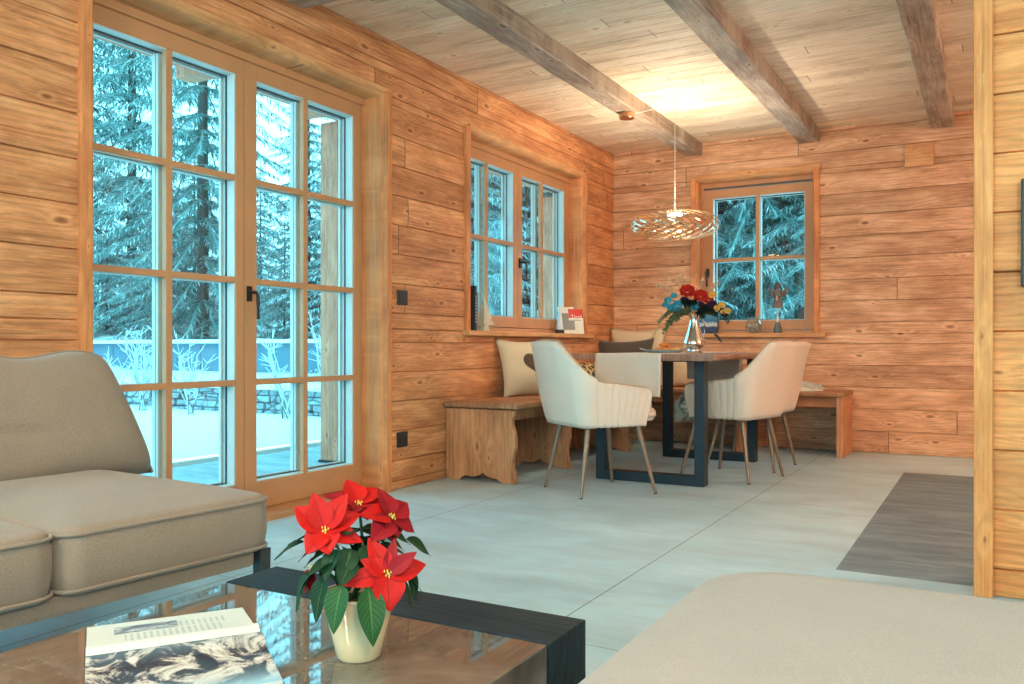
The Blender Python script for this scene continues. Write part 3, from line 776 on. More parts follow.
head(H4, nr(.4, .5, .7), [(90, .042, .03, .4, 'bract2'), (20, .046, .03, .1, 'bract'), (-25, .05, .032, -.1, 'bract2'), (160, .04, .03, .3, 'bract2'), (230, .038, .03, .1, 'bract2'), (290, .034, .026, -.2, 'bract2')])
head(H5, nr(.5, -.7, .2), [(260, .042, .022, -.1, 'bract'), (290, .036, .02, .1, 'bract2'), (230, .03, .018, .1, 'bract2')])
LV = [(-.075, .0, .535, (-.8, .2, -.3), .045, .030, 'leaf'), (-.065, .02, .50, (-.5, .3, -.9), .055, .028, 'leaf'), (.065, -.015, .535, (.8, -.1, -.4), .042, .03, 'leaf'), (.065, .0, .50, (.4, .2, -.9), .05, .026, 'leaf'),  # r, f, z, direction (r,f,z), L, W, mat
    (.012, .052, .487, (.12, .38, -.8), .074, .040, 'leaf2'), (-.022, .050, .489, (-.2, .35, -.65), .060, .040, 'leaf2'),
    (-.045, .035, .495, (-.28, .25, -.85), .058, .032, 'leaf'), (-.055, .015, .505, (-.6, .1, -.75), .06, .030, 'leaf'),
    (-.055, .0, .545, (-1, .1, -.15), .042, .030, 'leaf'), (-.045, .0, .535, (-.9, .1, -.45), .045, .032, 'leaf'),
    (.052, .025, .495, (.5, .2, -.8), .05, .026, 'leaf'), (.05, .0, .505, (.8, 0, -.6), .052, .028, 'leaf'),
    (-.01, .02, .53, (-.2, .6, -.5), .045, .032, 'leaf'), (.01, .02, .535, (.2, .5, -.5), .04, .032, 'leaf'),
    (-.03, .025, .53, (-.3, .5, -.5), .045, .03, 'leaf'), (.03, -.01, .54, (.6, .2, -.2), .04, .03, 'leaf2'),
    (.00, -.03, .53, (0, -1, -.1), .05, .032, 'leaf'), (.03, -.03, .52, (.8, -.6, -.2), .05, .032, 'leaf'), (-.03, -.03, .52, (-.8, -.6, -.3), .05, .032, 'leaf'),
    (0, .01, .515, (.1, .7, -.3), .035, .03, 'leaf'), (.02, .015, .505, (.3, .5, -.6), .04, .028, 'leaf'), (-.015, .02, .51, (-.1, .5, -.7), .045, .032, 'leaf'),
    (-.01, .00, .55, (-.1, .5, .1), .03, .03, 'leaf'), (.02, -.01, .555, (.3, .5, -.3), .035, .028, 'leaf')]
rq = random.Random(77)
for k in range(34):
    a_ = rq.uniform(0, 6.28); rr_ = rq.uniform(.0, .045)
    if math.cos(a_) > -.2 and math.sin(a_) > -.1: a_ = -a_ - .5
    LV.append((rr_ * math.cos(a_), rr_ * math.sin(a_), rq.uniform(.495, .553), (math.cos(a_) + rq.uniform(-.3, .3), math.sin(a_) * .8 + .1, rq.uniform(-.5, .15)), rq.uniform(.034, .05), rq.uniform(.026, .034), 'leaf'))
for r_, f_, z_, d_, L_, W_, m_ in LV:
    place_leaf('leaf', m_, rel(r_, f_, z_), rightd * d_[0] + camdir * d_[1] + Vector((0, 0, d_[2])), L_, W_, roll=rng.uniform(-.3, .3), droop=.18, fold=.2, curl=.6)
for Hd in (H1, H2, H3, H4, H5):
    p0 = Vector((rng.uniform(-.01, .01), rng.uniform(-.01, .01), .078)); mb = MB()
    q = [p0.lerp(Hd, k / 6) + Vector((0, 0, .012 * math.sin(PI * k / 6))) - (Hd - p0) * .0 for k in range(7)]
    mb.tube(q, .0022, 6); obj('stem', mb, M['stem'], poin, smooth=True)

# ------------------------------------------------------------------ dining chairs
def chair_shell():
    NS, NH = 228, 16
    def rimz(s):
        a = abs(s)
        def sm(e0, e1, x):
            t_ = max(0, min(1, (x - e0) / (e1 - e0))); return t_ * t_ * (3 - 2 * t_)
        z = .832 - .222 * sm(.22, .52, a) ** .85 - .030 * sm(.52, 1, a)
        z += .006 * math.cos(s * 6) * (a < .26)
        z -= .085 * sm(.93, 1.0, a) ** 2.2
        return z
    def plan(s):
        """unit U path: returns x, y for s in -1..1 (0 = middle of the back)"""
        a = abs(s); sg = 1 if s >= 0 else -1
        bw = .36
        if a < .30:   # back
            t_ = a / .30; x = -.255 + .012 * t_ * t_; y = .195 * t_
        elif a < .46:  # corner
            t_ = (a - .30) / .16; an = t_ * PI / 2; x = -.243 + .075 * (1 - math.cos(an)); y = .195 + .065 * math.sin(an)
        else:
            t_ = (a - .46) / .54; x = -.168 + .365 * t_; y = .260 + .012 * math.sin(t_ * PI) - .012 * t_
        return x, sg * y
    def pt(s, h):
        x, y = plan(s); zt = rimz(s); z0 = .385
        z = z0 + (zt - z0) * h; hh = (z - z0) / (.60 - z0)
        k = .80 + .20 * min(hh, 1) ** .8 if hh < 1 else 1.
        kb = 1 - k
        # lower edge tucked in; curved underside
        X = x * (1 - kb * .95); Y = y * (1 - kb * .9)
        back = max(0, 1 - abs(s) / .5)
        if hh > 1: X -= (z - .60) * .32 * min(1, back * 1.6 + .1)
        else: X -= 0
        Y *= 1 - max(0, hh - 1) * .10
        # pleats on the sides
        w = min(1, max(0, (abs(s) - .40) / .03)) * min(1, max(0, (1.0 - abs(s)) / .02))
        pl = abs(math.sin((abs(s) - .40) / .60 * PI * 9)) ** .4
        n_ = Vector((x * .5, y, 0)).normalized() if abs(s) > .42 else Vector((x, y * .6, 0)).normalized()
        o_ = .011 * w * (pl - 1) * min(1, h * 5) * min(1, (1 - h) * 7 + .15)
        return (X + n_.x * o_, Y + n_.y * o_, z)
    mb = MB(); mb.grid(lambda u, v: pt(2 * u - 1, v), NS, NH)
    rim = [pt(2 * i / 90 - 1, 1.0) for i in range(91)]
    low = [pt(s, 0) for s in [k / 20 - 1 for k in range(41)]]
    seam = {sg: [Vector(pt(sg * .375, h / 14)) for h in range(15)] for sg in (-1, 1)}
    return mb, rim, low, seam
def make_chair():
    t = thing('dining_chair', 'x', 'chair')
    mb, rim, low, seam = chair_shell()
    obj('backrest_shell', mb, M['leather'], t, smooth='all', solid=.034, soff=-1 if True else 1, fixn=False)
    m2 = MB(); m2.tube([(p[0] * .995, p[1] * .995, p[2] + .001) for p in rim], .0042, 8); obj('piping', m2, M['chairpipe'], t, smooth=True)
    for sg in (-1, 1):
        m2 = MB(); m2.tube([p + Vector((-.002, sg * .001, 0)) for p in seam[sg]], .0026, 6); obj('seam', m2, M['leather'], t, smooth=True)
    # underside pan
    m2 = MB(); ring = lambda s, z: [(x * s, y * s, z) for x, y, _ in low]
    m2.rings([ring(.05, .372), ring(.7, .372), ring(.93, .376), ring(.995, .39), ring(.96, .41), ring(.05, .41)]); obj('seat_pan', m2, M['leather'], t, smooth='all')
    c = obj('seat_cushion', cushion_mb(.47, .44, .075, .09, .02, edge=.022), M['leather'], t, smooth='all'); c.location = (.035, 0, .395)
    for sx, sy in ((-1, -1), (-1, 1), (1, -1), (1, 1)):
        m2 = MB(); p1 = Vector((.225 * sx, (.235 if sx > 0 else .215) * sy, 0)); p0 = Vector((.15 * sx, .16 * sy, .385))
        m2.tube([p1, p1.lerp(p0, .06), p1.lerp(p0, .5), p0], [.0085, .009, .0125, .0155], 14)
        l_ = obj('leg', m2, M['chair_leg'], t, smooth=True)
        m3 = MB(); m3.tube([p1, p1.lerp(p0, .018)], [.0090, .0092], 12); obj('foot_cap', m3, M['iron'], l_, smooth=True)
    return t
ch = make_chair()
CH = [((-1.915, 4.365), 53, 'cream tub dining chair with its smooth back turned, at the near end of the table'),
      ((-1.395, 5.235), 166, 'cream tub dining chair with fleece on its seat, at the side of the table'),
      ((-1.405, 5.755), 174, 'cream tub dining chair mostly hidden behind the fleece covered chair')]
for i, ((x, y), a, lb) in enumerate(CH):
    o = ch if i == 0 else copy_tree(ch)
    o.location = (x, y, 0); o.rotation_euler = (0, 0, R(a)); o['label'] = lb; o['group'] = 'cream dining chairs around the table'

# ------------------------------------------------------------------ dining table
tb = thing('dining_table', 'wooden dining table with live edge top on two dark steel loop legs', 'table', (-1.765, 5.38, 0))
def top_outline(z, ins=0.):
    rng2 = random.Random(5); pts = []
    x0, x1, y0, y1 = -2.20 + ins, -1.325 - ins, 4.55 + ins * .3, 6.22 - ins * .3
    for i in range(21):
        t_ = i / 20; pts.append((x1 + .012 * math.sin(t_ * 9 + 1) + .008 * math.sin(t_ * 23), y0 + (y1 - y0) * t_, z))
    for i in range(21):
        t_ = i / 20; pts.append((x0 + .012 * math.sin(t_ * 8 + 2) + .008 * math.sin(t_ * 21), y1 - (y1 - y0) * t_, z))
    return pts
mb = MB(); mb.rings([top_outline(.722, .018), top_outline(.728, .008), top_outline(.748, 0), top_outline(.757, .001), top_outline(.76, .004)])
obj('tabletop', mb, M['tabletop'], tb, smooth=True, world=True)
for yy in (4.79, 5.99):
    mb = MB(); x0, x1 = -2.10, -1.43; w = .085; d = .028
    def loop(off, y):
        return [(x0 + off, y, off), (x1 - off, y, off), (x1 - off, y, .722 - off * .15), (x0 + off, y, .722 - off * .15)]
    pr4 = [(0, yy - w / 2), (0, yy + w / 2), (.056, yy + w / 2), (.056, yy - w / 2)]
    rs = [loop(o_, y_) for o_, y_ in pr4]; vs = [p for r_ in rs for p in r_]; fs = []
    for i in range(4):
        for j in range(4):
            k, l_ = (i + 1) % 4, (j + 1) % 4; fs.append((i * 4 + j, i * 4 + l_, k * 4 + l_, k * 4 + j))
    mb.add(vs, fs); obj('loop_leg', mb, M['steel_blue'], tb, bevel=.003, world=True)
# runner
mb = MB()
path = [(4.537, .52), (4.535, .60), (4.537, .70), (4.538, .745), (4.542, .7595), (4.552, .7635), (4.58, .7625)] + [(4.6 + .1 * k, .7622) for k in range(16)] + [(6.215, .7625), (6.23, .758), (6.236, .70), (6.236, .56)]
def rfn(u, v):
    i = v * (len(path) - 1); k = min(int(i), len(path) - 2); t_ = i - k
    y = path[k][0] * (1 - t_) + path[k + 1][0] * t_; z = path[k][1] * (1 - t_) + path[k + 1][1] * t_
    w = max(0, .74 - z) if z < .76 else 0
    if y < 4.6: y -= w * (.04 + .06 * math.sin(u * 7) ** 2)
    else: y += w * (.04 + .06 * math.sin(u * 7) ** 2)
    return (-2.01 + .40 * u, y, z)
mb.grid(rfn, 24, 104)
tag(obj('table_runner', mb, M['cloth'], smooth='all', solid=.003, soff=0), 'pale linen runner draped along the dining table and over its near end', 'runner')

# ------------------------------------------------------------------ benches
def endpanel_poly(d0, d1, front=1):
    """depth d0 (wall) .. d1 (front); scalloped foot and wavy front edge"""
    P = [(d0, .0), (d0 + .10, .0), (d0 + .115, .018), (d0 + .14, .03), (d0 + .19, .022), (d0 + .235, .035), (d0 + .262, .052), (d0 + .29, .035), (d0 + .33, .024), (d0 + .36, .022), (d0 + .385, .005), (d0 + .40, .0), (d1 + .004, 0)]
    wav = [(.03, .004), (.06, .0), (.09, -.012), (.13, -.016), (.17, -.008), (.21, .003), (.26, .004), (.31, -.006), (.345, -.018), (.38, -.018), (.40, -.006), (.43, .0)]
    P += [(d1 + w, z) for z, w in wav]
    P += [(d0, .43)]
    return P
bl = thing('corner_bench', 'brown wooden bench with scalloped end panel under the side window', 'bench', (-2.65, 5.6, 0), group='wooden benches in the dining corner')
mb = MB(); mb.box(-2.895, -2.385, 4.27, 6.925, .438, .470); obj('seat', mb, M['benchY'], bl, bevel=.008, world=True)
mb = MB(); mb.box(-2.465, -2.44, 4.33, 6.44, .37, .438); obj('apron', mb, M['benchY'], bl, bevel=.003, world=True)
for yy in (4.30, 5.03, 6.1):
    mb = MB(); mb.prism([(x, z) for x, z in endpanel_poly(-2.895, -2.415)], yy, yy + .034, 'Y')
    pnl = obj('side_panel', mb, M['benchZ'], bl, bevel=.003, world=True)
    if yy == 4.30:
        for xx in (-2.86, -2.625):
            mb = MB(); mb.box(xx, xx + .012, yy - .006, yy + .004, .075, .43)
            o = obj('beading', mb, M['benchZ'], pnl, bevel=.002)
            for v in o.data.vertices: v.co -= Vector(bl.location)
br = thing('corner_bench', 'brown wooden bench along the back wall under the far window', 'bench', (-1.7, 6.7, 0), group='wooden benches in the dining corner')
mb = MB(); mb.box(-2.383, -.925, 6.46, 6.925, .438, .470); obj('seat', mb, M['benchX'], br, bevel=.006, world=True)
mb = MB(); mb.box(-2.38, -.975, 6.50, 6.525, .36, .438); obj('apron', mb, M['benchX'], br, bevel=.003, world=True)
for xx in (-.978, -1.70):
    mb = MB(); mb.box(xx, xx + .045, 6.475, 6.925, 0, .438); obj('side_panel', mb, M['benchZ'], br, bevel=.003, world=True)

# ------------------------------------------------------------------ cushions
def pillow_pt(w, h, t, u, v, side, seed=0, ear=.035):
    a, b = 2 * u - 1, 2 * v - 1
    ea = (1 - abs(a) ** 2.4); eb = (1 - abs(b) ** 2.4)
    x = a * w / 2 * (1 - .09 * (1 - abs(b) ** 2) * 1.0) ; z = b * h / 2 * (1 - .09 * (1 - abs(a) ** 2))
    x *= 1 + ear * (abs(a * b)) ** 3; z *= 1 + ear * (abs(a * b)) ** 3
    th = t / 2 * max(0, ea * eb) ** .62
    nz = noise.noise(Vector((u * 3 + seed, v * 3 + seed, side))) * .012 * max(0, ea * eb) ** .5
    return Vector((x, -side * th - nz, z + h / 2))
def make_pillow(name, label, w, h, t, mat, loc, rz, tilt, seed=0, matb=None, cat='cushion', roll=0):
    """faces local -Y; tilt leans the top back"""
    mb = MB()
    mb.grid(lambda u, v: pillow_pt(w, h, t, u, v, 1, seed), 22, 22, 0)
    mb.grid(lambda u, v: pillow_pt(w, h, t, u, v, -1, seed), 22, 22, 1 if matb else 0)
    bm = None
    o = obj(name, mb, [mat] + ([matb] if matb else []), smooth='all')
    bm = bmesh.new(); bm.from_mesh(o.data); bmesh.ops.remove_doubles(bm, verts=bm.verts, dist=.0006); bmesh.ops.recalc_face_normals(bm, faces=bm.faces); bm.to_mesh(o.data); bm.free()
    o.location = loc; o.rotation_euler = Euler((-tilt, roll, rz), 'XYZ')
    tag(o, label, cat, 'cushions on the corner benches')
    return o
hc = make_pillow('cushion', 'cream cushion with a dark fur heart on the bench under the side window', .46, .40, .15, M['linen'], (-2.70, 5.055, .465), R(64), R(15), 1)
# heart patch following the front of the cushion
mb = MB()
def heart(u, v):
    th = u * 2 * PI; r = v
    hx = 16 * math.sin(th) ** 3 / 17; hz = (13 * math.cos(th) - 5 * math.cos(2 * th) - 2 * math.cos(3 * th) - math.cos(4 * th)) / 17
    uu = .55 + hx * r * .25; vv = .55 + hz * r * .25
    p = pillow_pt(.46, .40, .15, uu, vv, 1, 1); p.y -= .003 + .005 * (1 - r ** 6); return p
mb.grid(heart, 48, 6); o = obj('heart_patch', mb, M['fur_dark'], hc, smooth='all', label=None)
o['label'] = 'dark fur heart'
make_pillow('cushion', 'taupe cushion leaning on the wall behind the near chair back', .40, .30, .12, M['taupe_cush'], (-2.66, 5.60, .465), R(84), R(24), 2)
make_pillow('cushion', 'black and gold patterned cushion with pale back beside the taupe cushion', .38, .25, .10, M['gold_black'], (-2.60, 5.95, .465), R(80), R(28), 3, M['fur_white'])
make_pillow('cushion', 'cream cushion standing in the bench corner behind the charcoal cushion', .50, .50, .15, M['linen'], (-2.635, 6.78, .466), R(2), R(9), 4)
make_pillow('cushion', 'charcoal cushion in front of the cream corner cushion', .50, .40, .14, M['dark_cush'], (-2.645, 6.56, .466), R(-3), R(9), 5, roll=R(-2))
make_pillow('cushion', 'cream cushion seen under the tabletop beside the grey ribbed cushion', .32, .29, .12, M['linen'], (-2.22, 6.78, .466), R(3), R(9), 6)
make_pillow('cushion', 'grey ribbed cushion on the back bench behind the steel table leg', .37, .285, .13, M['cord'], (-1.90, 6.72, .466), R(0), R(14), 7)

def fleece(name, label, cat, surf, n, L, mat, seed, hang, base_mb):
    rg = random.Random(seed); mb = base_mb
    for i in range(n):
        p, nn = surf(rg.random(), rg.random()); p = Vector(p); nn = Vector(nn).normalized()
        d = (nn * .6 + Vector((rg.uniform(-1, 1), rg.uniform(-1, 1), rg.uniform(-.6, .2) - hang)) * .7).normalized()
        s = d.cross(Vector((rg.uniform(-1, 1), rg.uniform(-1, 1), rg.uniform(-1, 1)))).normalized() * .0028
        l_ = L * rg.uniform(.6, 1.2); m_ = p + d * l_ * .5; e = p + d * l_ + Vector((0, 0, -.012 * hang - .004))
        mb.add([p - s, p + s, m_ + s * .8, m_ - s * .8, e], [(0, 1, 2, 3), (3, 2, 4)])
    o = obj(name, mb, mat, fixn=False, smooth='all'); tag(o, label, cat); return o
# fleece over the seat of the second chair and down its front edge
cx, cy, ca = -1.395, 5.235, R(166)
def loc2w(x, y, z): return Vector((cx + x * math.cos(ca) - y * math.sin(ca), cy + x * math.sin(ca) + y * math.cos(ca), z))
prof = [(-.12, .502), (.0, .514), (.12, .514), (.2, .508), (.25, .498), (.283, .47), (.292, .42), (.292, .355)]
def fl_s(u, v, thick=0):
    i = u * (len(prof) - 1); k = min(int(i), len(prof) - 2); t_ = i - k
    x = prof[k][0] * (1 - t_) + prof[k + 1][0] * t_; z = prof[k][1] * (1 - t_) + prof[k + 1][1] * t_
    return loc2w(x + thick, (v - .42) * (.36 - .07 * u), z + .006 * math.sin(v * 17 + u * 9))
bmb = MB(); bmb.grid(lambda u, v: fl_s(u, v), 20, 14)
nrm = loc2w(.292 + 1, 0, 0) - loc2w(.292, 0, 0)
fleece('sheepskin', 'shaggy grey sheepskin hanging over the seat front of the side chair', 'sheepskin', lambda u, v: (fl_s(u, v), Vector((0, 0, 1)) if u < .6 else nrm), 2600, .035, M['fur_grey'], 3, .8, bmb)
# white fleece on the back bench
def wl(u, v):
    a = u * 2 * PI; r = v; return Vector((-1.27 + .17 * r * math.cos(a), 6.68 + .13 * r * math.sin(a), .4715 + .05 * (1 - r * r) ** .5 + .001))
bmb = MB(); bmb.grid(wl, 24, 6)
fleece('fleece_throw', 'small white fleece lying on the bench right of the far window', 'fleece', lambda u, v: (wl(u, v ** .6), Vector((0, 0, 1))), 1500, .03, M['fur_white'], 8, 0.1, bmb)

# ------------------------------------------------------------------ vase and bouquet
VX, VY, VZ = -1.66, 5.30, .7645
vase = thing('vase', 'polished silver vase on the dining table holding the bouquet', 'vase', (VX, VY, VZ)); vase.scale = (1.14, 1.14, 1.14)
mb = MB(); mb.lathe([(0, 0), (.046, 0), (.048, .006), (.040, .014), (.038, .020), (.052, .030), (.062, .042), (.063, .052), (.056, .075), (.043, .11), (.032, .145), (.026, .175), (.026, .195), (.033, .215), (.030, .214), (.022, .19), (.02, .17)], 48)
obj('vase_body', mb, M['silver'], vase, smooth=True)
mb = MB(); mb.tube([(.040, -.01, .20), (.055, -.02, .19), (.066, -.025, .16), (.068, -.024, .12), (.06, -.015, .08)], .0035, 8); obj('vase_handle', mb, M['silver'], vase, smooth=True)
bq = thing('bouquet', 'dried and silk flower bouquet with red roses and blue blooms in the silver vase', 'bouquet', (VX, VY, VZ + .225))
rd = Vector((.8704, .4923, 0)); cd = Vector((.30, -.954, 0))
def bp(r, f, z): return rd * r * 1.22 + cd * f + Vector((0, 0, z * 1.2 + .015))
def rose(name, c, rad, mat, seed, layers=3):
    rg = random.Random(seed); mb = MB()
    for L_ in range(layers):
        n = 4 + L_ * 2
        for k in range(n):
            a = 2 * PI * k / n + L_ * .5; rr = rad * 1.2 * (.25 + .75 * (L_ + 1) / layers); op = .25 + .55 * L_ / layers
            def fn(u, v, a=a, rr=rr, op=op):
                b = a + (u - .5) * 1.5 * (1 - .2 * v); r = rr * (.25 + .75 * v ** (.6)) * (1 + .08 * math.sin(u * 9))
                z = rad * (1.0 * v * (1 - op) - .25 + .15 * math.sin(u * PI) * v)
                return c + rd * r * math.cos(b) + Vector((0, 0, 1)) * (r * math.sin(b) * .8 + z * .4) + cd * (z * .9)
            mb.grid(fn, 5, 4)
    obj(name, mb, mat, bq, smooth='all', fixn=False)
rose('red_rose', bp(-.035, .02, .125), .042, M['flower_red'], 1); rose('red_rose', bp(.035, .03, .10), .040, M['flower_red'], 2); rose('red_rose', bp(.075, .0, .085), .030, M['flower_red'], 3)
for k, (r_, z_, s_) in enumerate([(-.135, .075, .022), (-.115, .035, .026), (-.085, .05, .030), (-.105, .10, .018), (-.15, .05, .018), (.005, .06, .020), (.0, .035, .022), (-.07, .02, .02)]):
    rose('blue_bloom', bp(r_, .03, z_), s_, M['flower_blue'], 10 + k, 2)
for r_, z_, s_ in [(-.03, .055, .03), (-.05, .075, .025), (.03, .045, .03), (.08, .04, .025), (.10, .06, .02)]: rose('purple_bloom', bp(r_, .01, z_), s_, M['flower_purple'], 30, 2)
for r_, z_, s_ in [(.095, .105, .024), (.12, .035, .018), (.145, .05, .020), (.175, .02, .018), (.10, .015, .016), (.15, .015, .014)]: rose('yellow_bloom', bp(r_, .02, z_), s_, M['flower_yellow'], 40, 2)
def spray(mb, base, tip, n, L, rg, droop=.02, w=.0034):
    base, tip = Vector(base), Vector(tip); pts = []
    for i in range(9):
        t_ = i / 8; p = base.lerp(tip, t_); p.z += droop * math.sin(PI * t_) * 2; pts.append(p)
    mb.tube(pts, .0018, 5)
    for i in range(n):
        t_ = rg.uniform(.35, 1); k = min(int(t_ * 8), 7); p = pts[k].lerp(pts[k + 1], t_ * 8 - k)
        d = Vector((rg.uniform(-1, 1), rg.uniform(-1, 1), rg.uniform(-1, .6))).normalized(); s = d.cross(Vector((.3, .2, 1))).normalized() * w
        e = p + d * L; mb.add([p, p.lerp(e, .5) + s, e, p.lerp(e, .5) - s], [(0, 1, 2, 3)])
rg = random.Random(4)
for base, tip, dr in [((-.03, 0, .02), bp(-.20, .05, .16), .03), ((-.02, 0, .02), bp(-.14, .02, .19), .04), ((-.02, 0, .02), bp(-.08, 0, .21), .03), ((0, 0, .02), bp(.05, -.05, .20), .02), ((-.03, 0, .0), bp(-.22, .02, -.12), .06), ((0, 0, .02), bp(.13, 0, .17), .02)]:
    mb = MB(); spray(mb, base, tip, 90, .028, rg, dr, .0042); obj('grass_plume', mb, M['straw'], bq, fixn=False)
for base, tip, dr in [((-.02, 0, .0), bp(-.18, .04, -.03), .03), ((-.01, 0, .0), bp(-.13, .05, -.06), .03), ((-.02, 0, .0), bp(-.16, .05, -.09), .04), ((0, 0, 0), bp(-.09, .06, -.02), .02), ((0, 0, 0), bp(-.05, .06, .01), .02)]:
    mb = MB(); spray(mb, base, tip, 190, .030, rg, dr, .0065); obj('sage_sprig', mb, M['foliage_grey'], bq, fixn=False)
for base, tip, dr in [((0, 0, 0), bp(.12, .03, .0), .02), ((0, 0, 0), bp(.08, .05, .02), .02), ((0, 0, 0), bp(0, .05, .07), .02), ((0, 0, 0), bp(-.06, .03, .07), .02), ((0, 0, 0), bp(.05, .05, -.01), .02), ((0, 0, 0), bp(.18, .0, -.03), .05)]:
    mb = MB(); spray(mb, base, tip, 170, .030, rg, dr, .008); obj('dark_sprig', mb, M['foliage_dark'], bq, fixn=False)
# dark pod hanging on a thread from the bouquet
mb = MB(); q0 = bp(.10, -.02, 0.0); q1 = bp(.112, -.02, -.100)
mb.tube([q0, q1], .0006, 5)
mb.tube([q1 + rd * -.012 + Vector((0, 0, -.004)), q1 + Vector((0, 0, -.006)), q1 + rd * .014 + Vector((0, 0, -.016)), q1 + rd * .030 + Vector((0, 0, -.038)), q1 + rd * .044 + Vector((0, 0, -.056))], [.003, .007, .008, .008, .002], 8)
obj('hanging_pod', mb, M['ink'], bq, smooth=True)

# tray of pastries
tr = thing('serving_tray', 'blue grey oval tray on the dining table beside the vase', 'tray', (-1.80, 5.12, .7645))
mb = MB(); n = 40
mb.rings([[(rx * math.cos(2 * PI * j / n), ry * math.sin(2 * PI * j / n), z) for j in range(n)] for rx, ry, z in ((.10, .075, 0), (.115, .09, .004), (.128, .10, .018), (.130, .102, .020), (.122, .095, .017), (.108, .083, .006), (.02, .02, .005))])
obj('tray_body', mb, M['tin'], tr, smooth=True)
for s in (-1, 1):
    mb = MB(); mb.tube([(s * .125, -.02, .018), (s * .15, -.015, .024), (s * .15, .015, .024), (s * .125, .02, .018)], .004, 8); obj('handle', mb, M['tin'], tr, smooth=True)
rg = random.Random(2)
pl = [(-.045, -.01), (-.01, -.03), (.03, -.01), (-.02, .03), (.02, .03), (.06, .01), (.0, .0)]
for k, (dx, dy) in enumerate(pl):
    mb = MB(); zz = .028 if k == 6 else .0
    pts = [(.026 * math.cos(a), .026 * math.sin(a), .006 + zz) for a in [R(-110 + 22 * i) for i in range(11)]]
    mb.tube(pts, [.004 + .0105 * math.sin(PI * i / 10) for i in range(11)], 10)
    o = obj('pastry', mb, M['orange'] if k % 2 == 0 else M['orange2'], smooth=True); o.location = (-1.80 + dx, 5.12 + dy, .7645 + .014); o.rotation_euler = (0, 0, k * 1.3)
    tag(o, ['orange glazed pastry on the oval tray', 'golden pastry on the oval tray'][k % 2], 'pastry', 'orange pastries on the tray' if k % 2 == 0 else 'golden pastries on the tray')

# ------------------------------------------------------------------ pendant lamp
lamp = thing('pendant_lamp', 'lit pendant lamp of curved metal bands hanging over the dining table', 'lamp', (-1.885, 5.593, 1.63))
def rib_mb():
    mb = MB(); n = 34; pts = []
    for i in range(n + 1):
        t_ = PI * i / n; r = .045 + .255 * math.sin(t_) ** .62; z = .086 * math.cos(t_); a = 2.3 * (i / n)
        pts.append((r * math.cos(a), r * math.sin(a), z))
    rs = []
    for i, p in enumerate(pts):
        p = Vector(p); t_ = (Vector(pts[min(i + 1, n)]) - Vector(pts[max(i - 1, 0)])).normalized()
        nrm = Vector((p.x, p.y, p.z * 4)).normalized(); s = t_.cross(nrm).normalized()
        rs.append([p + s * .0052 + nrm * .0006, p - s * .0052 + nrm * .0006, p - s * .0052 - nrm * .0006, p + s * .0052 - nrm * .0006])
    mb.rings(rs); return mb
r0 = obj('rib', rib_mb(), M['chrome'], lamp, smooth=True)
for k in range(1, 20):
    c = r0.copy(); COL.objects.link(c); c.parent = lamp; c.rotation_euler = (0, 0, 2 * PI * k / 20)
mb = MB(); mb.lathe([(.0, .112), (.012, .112), (.014, .104), (.052, .100), (.054, .080), (.050, .078)], 32, cap1=False); obj('lamp_holder', mb, M['chrome'], lamp, smooth=True)
mb = MB(); mb.lathe([(0, .078), (.046, .078), (.050, .075), (.046, .066), (0, .062)], 32); obj('light_disc', mb, M['glow'], lamp, smooth=True)
mb = MB(); mb.lathe([(0, -.082), (.045, -.082), (.048, -.086), (.045, -.091), (0, -.091)], 32); obj('bottom_ring', mb, M['chrome'], lamp, smooth=True)
mb = MB(); mb.tube([(0, 0, .11), (0, 0, .18)], .004, 8); obj('stem', mb, M['chrome'], lamp, smooth=True)
mb = MB()
mb.tube([(0, 0, .14), (0, 0, .855)], .0022, 6)
cn = Vector((-2.175 + 1.885 + .05, 5.44 - 5.593, 2.385 - 1.63))
mb.tube([(0, 0, .855), tuple(Vector((0, 0, .858)).lerp(cn, .5) + Vector((0, 0, -.012))), tuple(cn)], .0022, 6)
obj('cord', mb, M['cordw'], lamp, smooth=True)
mb = MB(); mb.lathe([(.008, .87), (.008, .85), (.003, .846)], 12); obj('ceiling_hook', mb, M['chrome'], lamp, smooth=True)
cp = MB(); cp.lathe([(0, 0), (.05, 0), (.054, .004), (.054, .040), (0, .040)], 36, (-2.175 + 1.885, 5.44 - 5.593, 2.361 - 1.63)); obj('canopy', cp, M['brass'], lamp, smooth=True)

# ------------------------------------------------------------------ things on the sills
SZ = .9055
def booklet(name, label, x, y, w, h, d, rz, tilt, mats, cat='book', group=None):
    t = thing(name, label, cat, (x, y, SZ + .001), rz, group)
    return t
# two dark books standing by the left jamb of the side window
for k, (yy, hh, mt, lb) in enumerate(((4.590, .285, 'cover', 'tall thin black book standing against the left jamb of the side window'), (4.612, .245, 'cover_grey', 'shorter dark grey book standing beside the tall black one on the sill'))):
    t = thing('book', lb, 'book', (-2.935, yy, SZ)); 
    mb = MB(); T = .020 if k == 0 else .014
    mb.box(-.07, .075, -T / 2, -T / 2 + .002, 0, hh); mb.box(-.07, .075, T / 2 - .002, T / 2, 0, hh); mb.box(.073, .076, -T / 2, T / 2, 0, hh)
    obj('cover', mb, M[mt], t, bevel=.0008)
    mb = MB(); mb.box(-.067, .073, -T / 2 + .002, T / 2 - .002, .003, hh - .003); obj('page_block', mb, M['paper'], t)
    mb = MB()
    for j in range(9): mb.box(.0758, .0765, -T / 2 + .007, T / 2 - .007, .05 + j * .02, .05 + j * .02 + .011)
    obj('spine_lettering', mb, M['whitewood'], t)
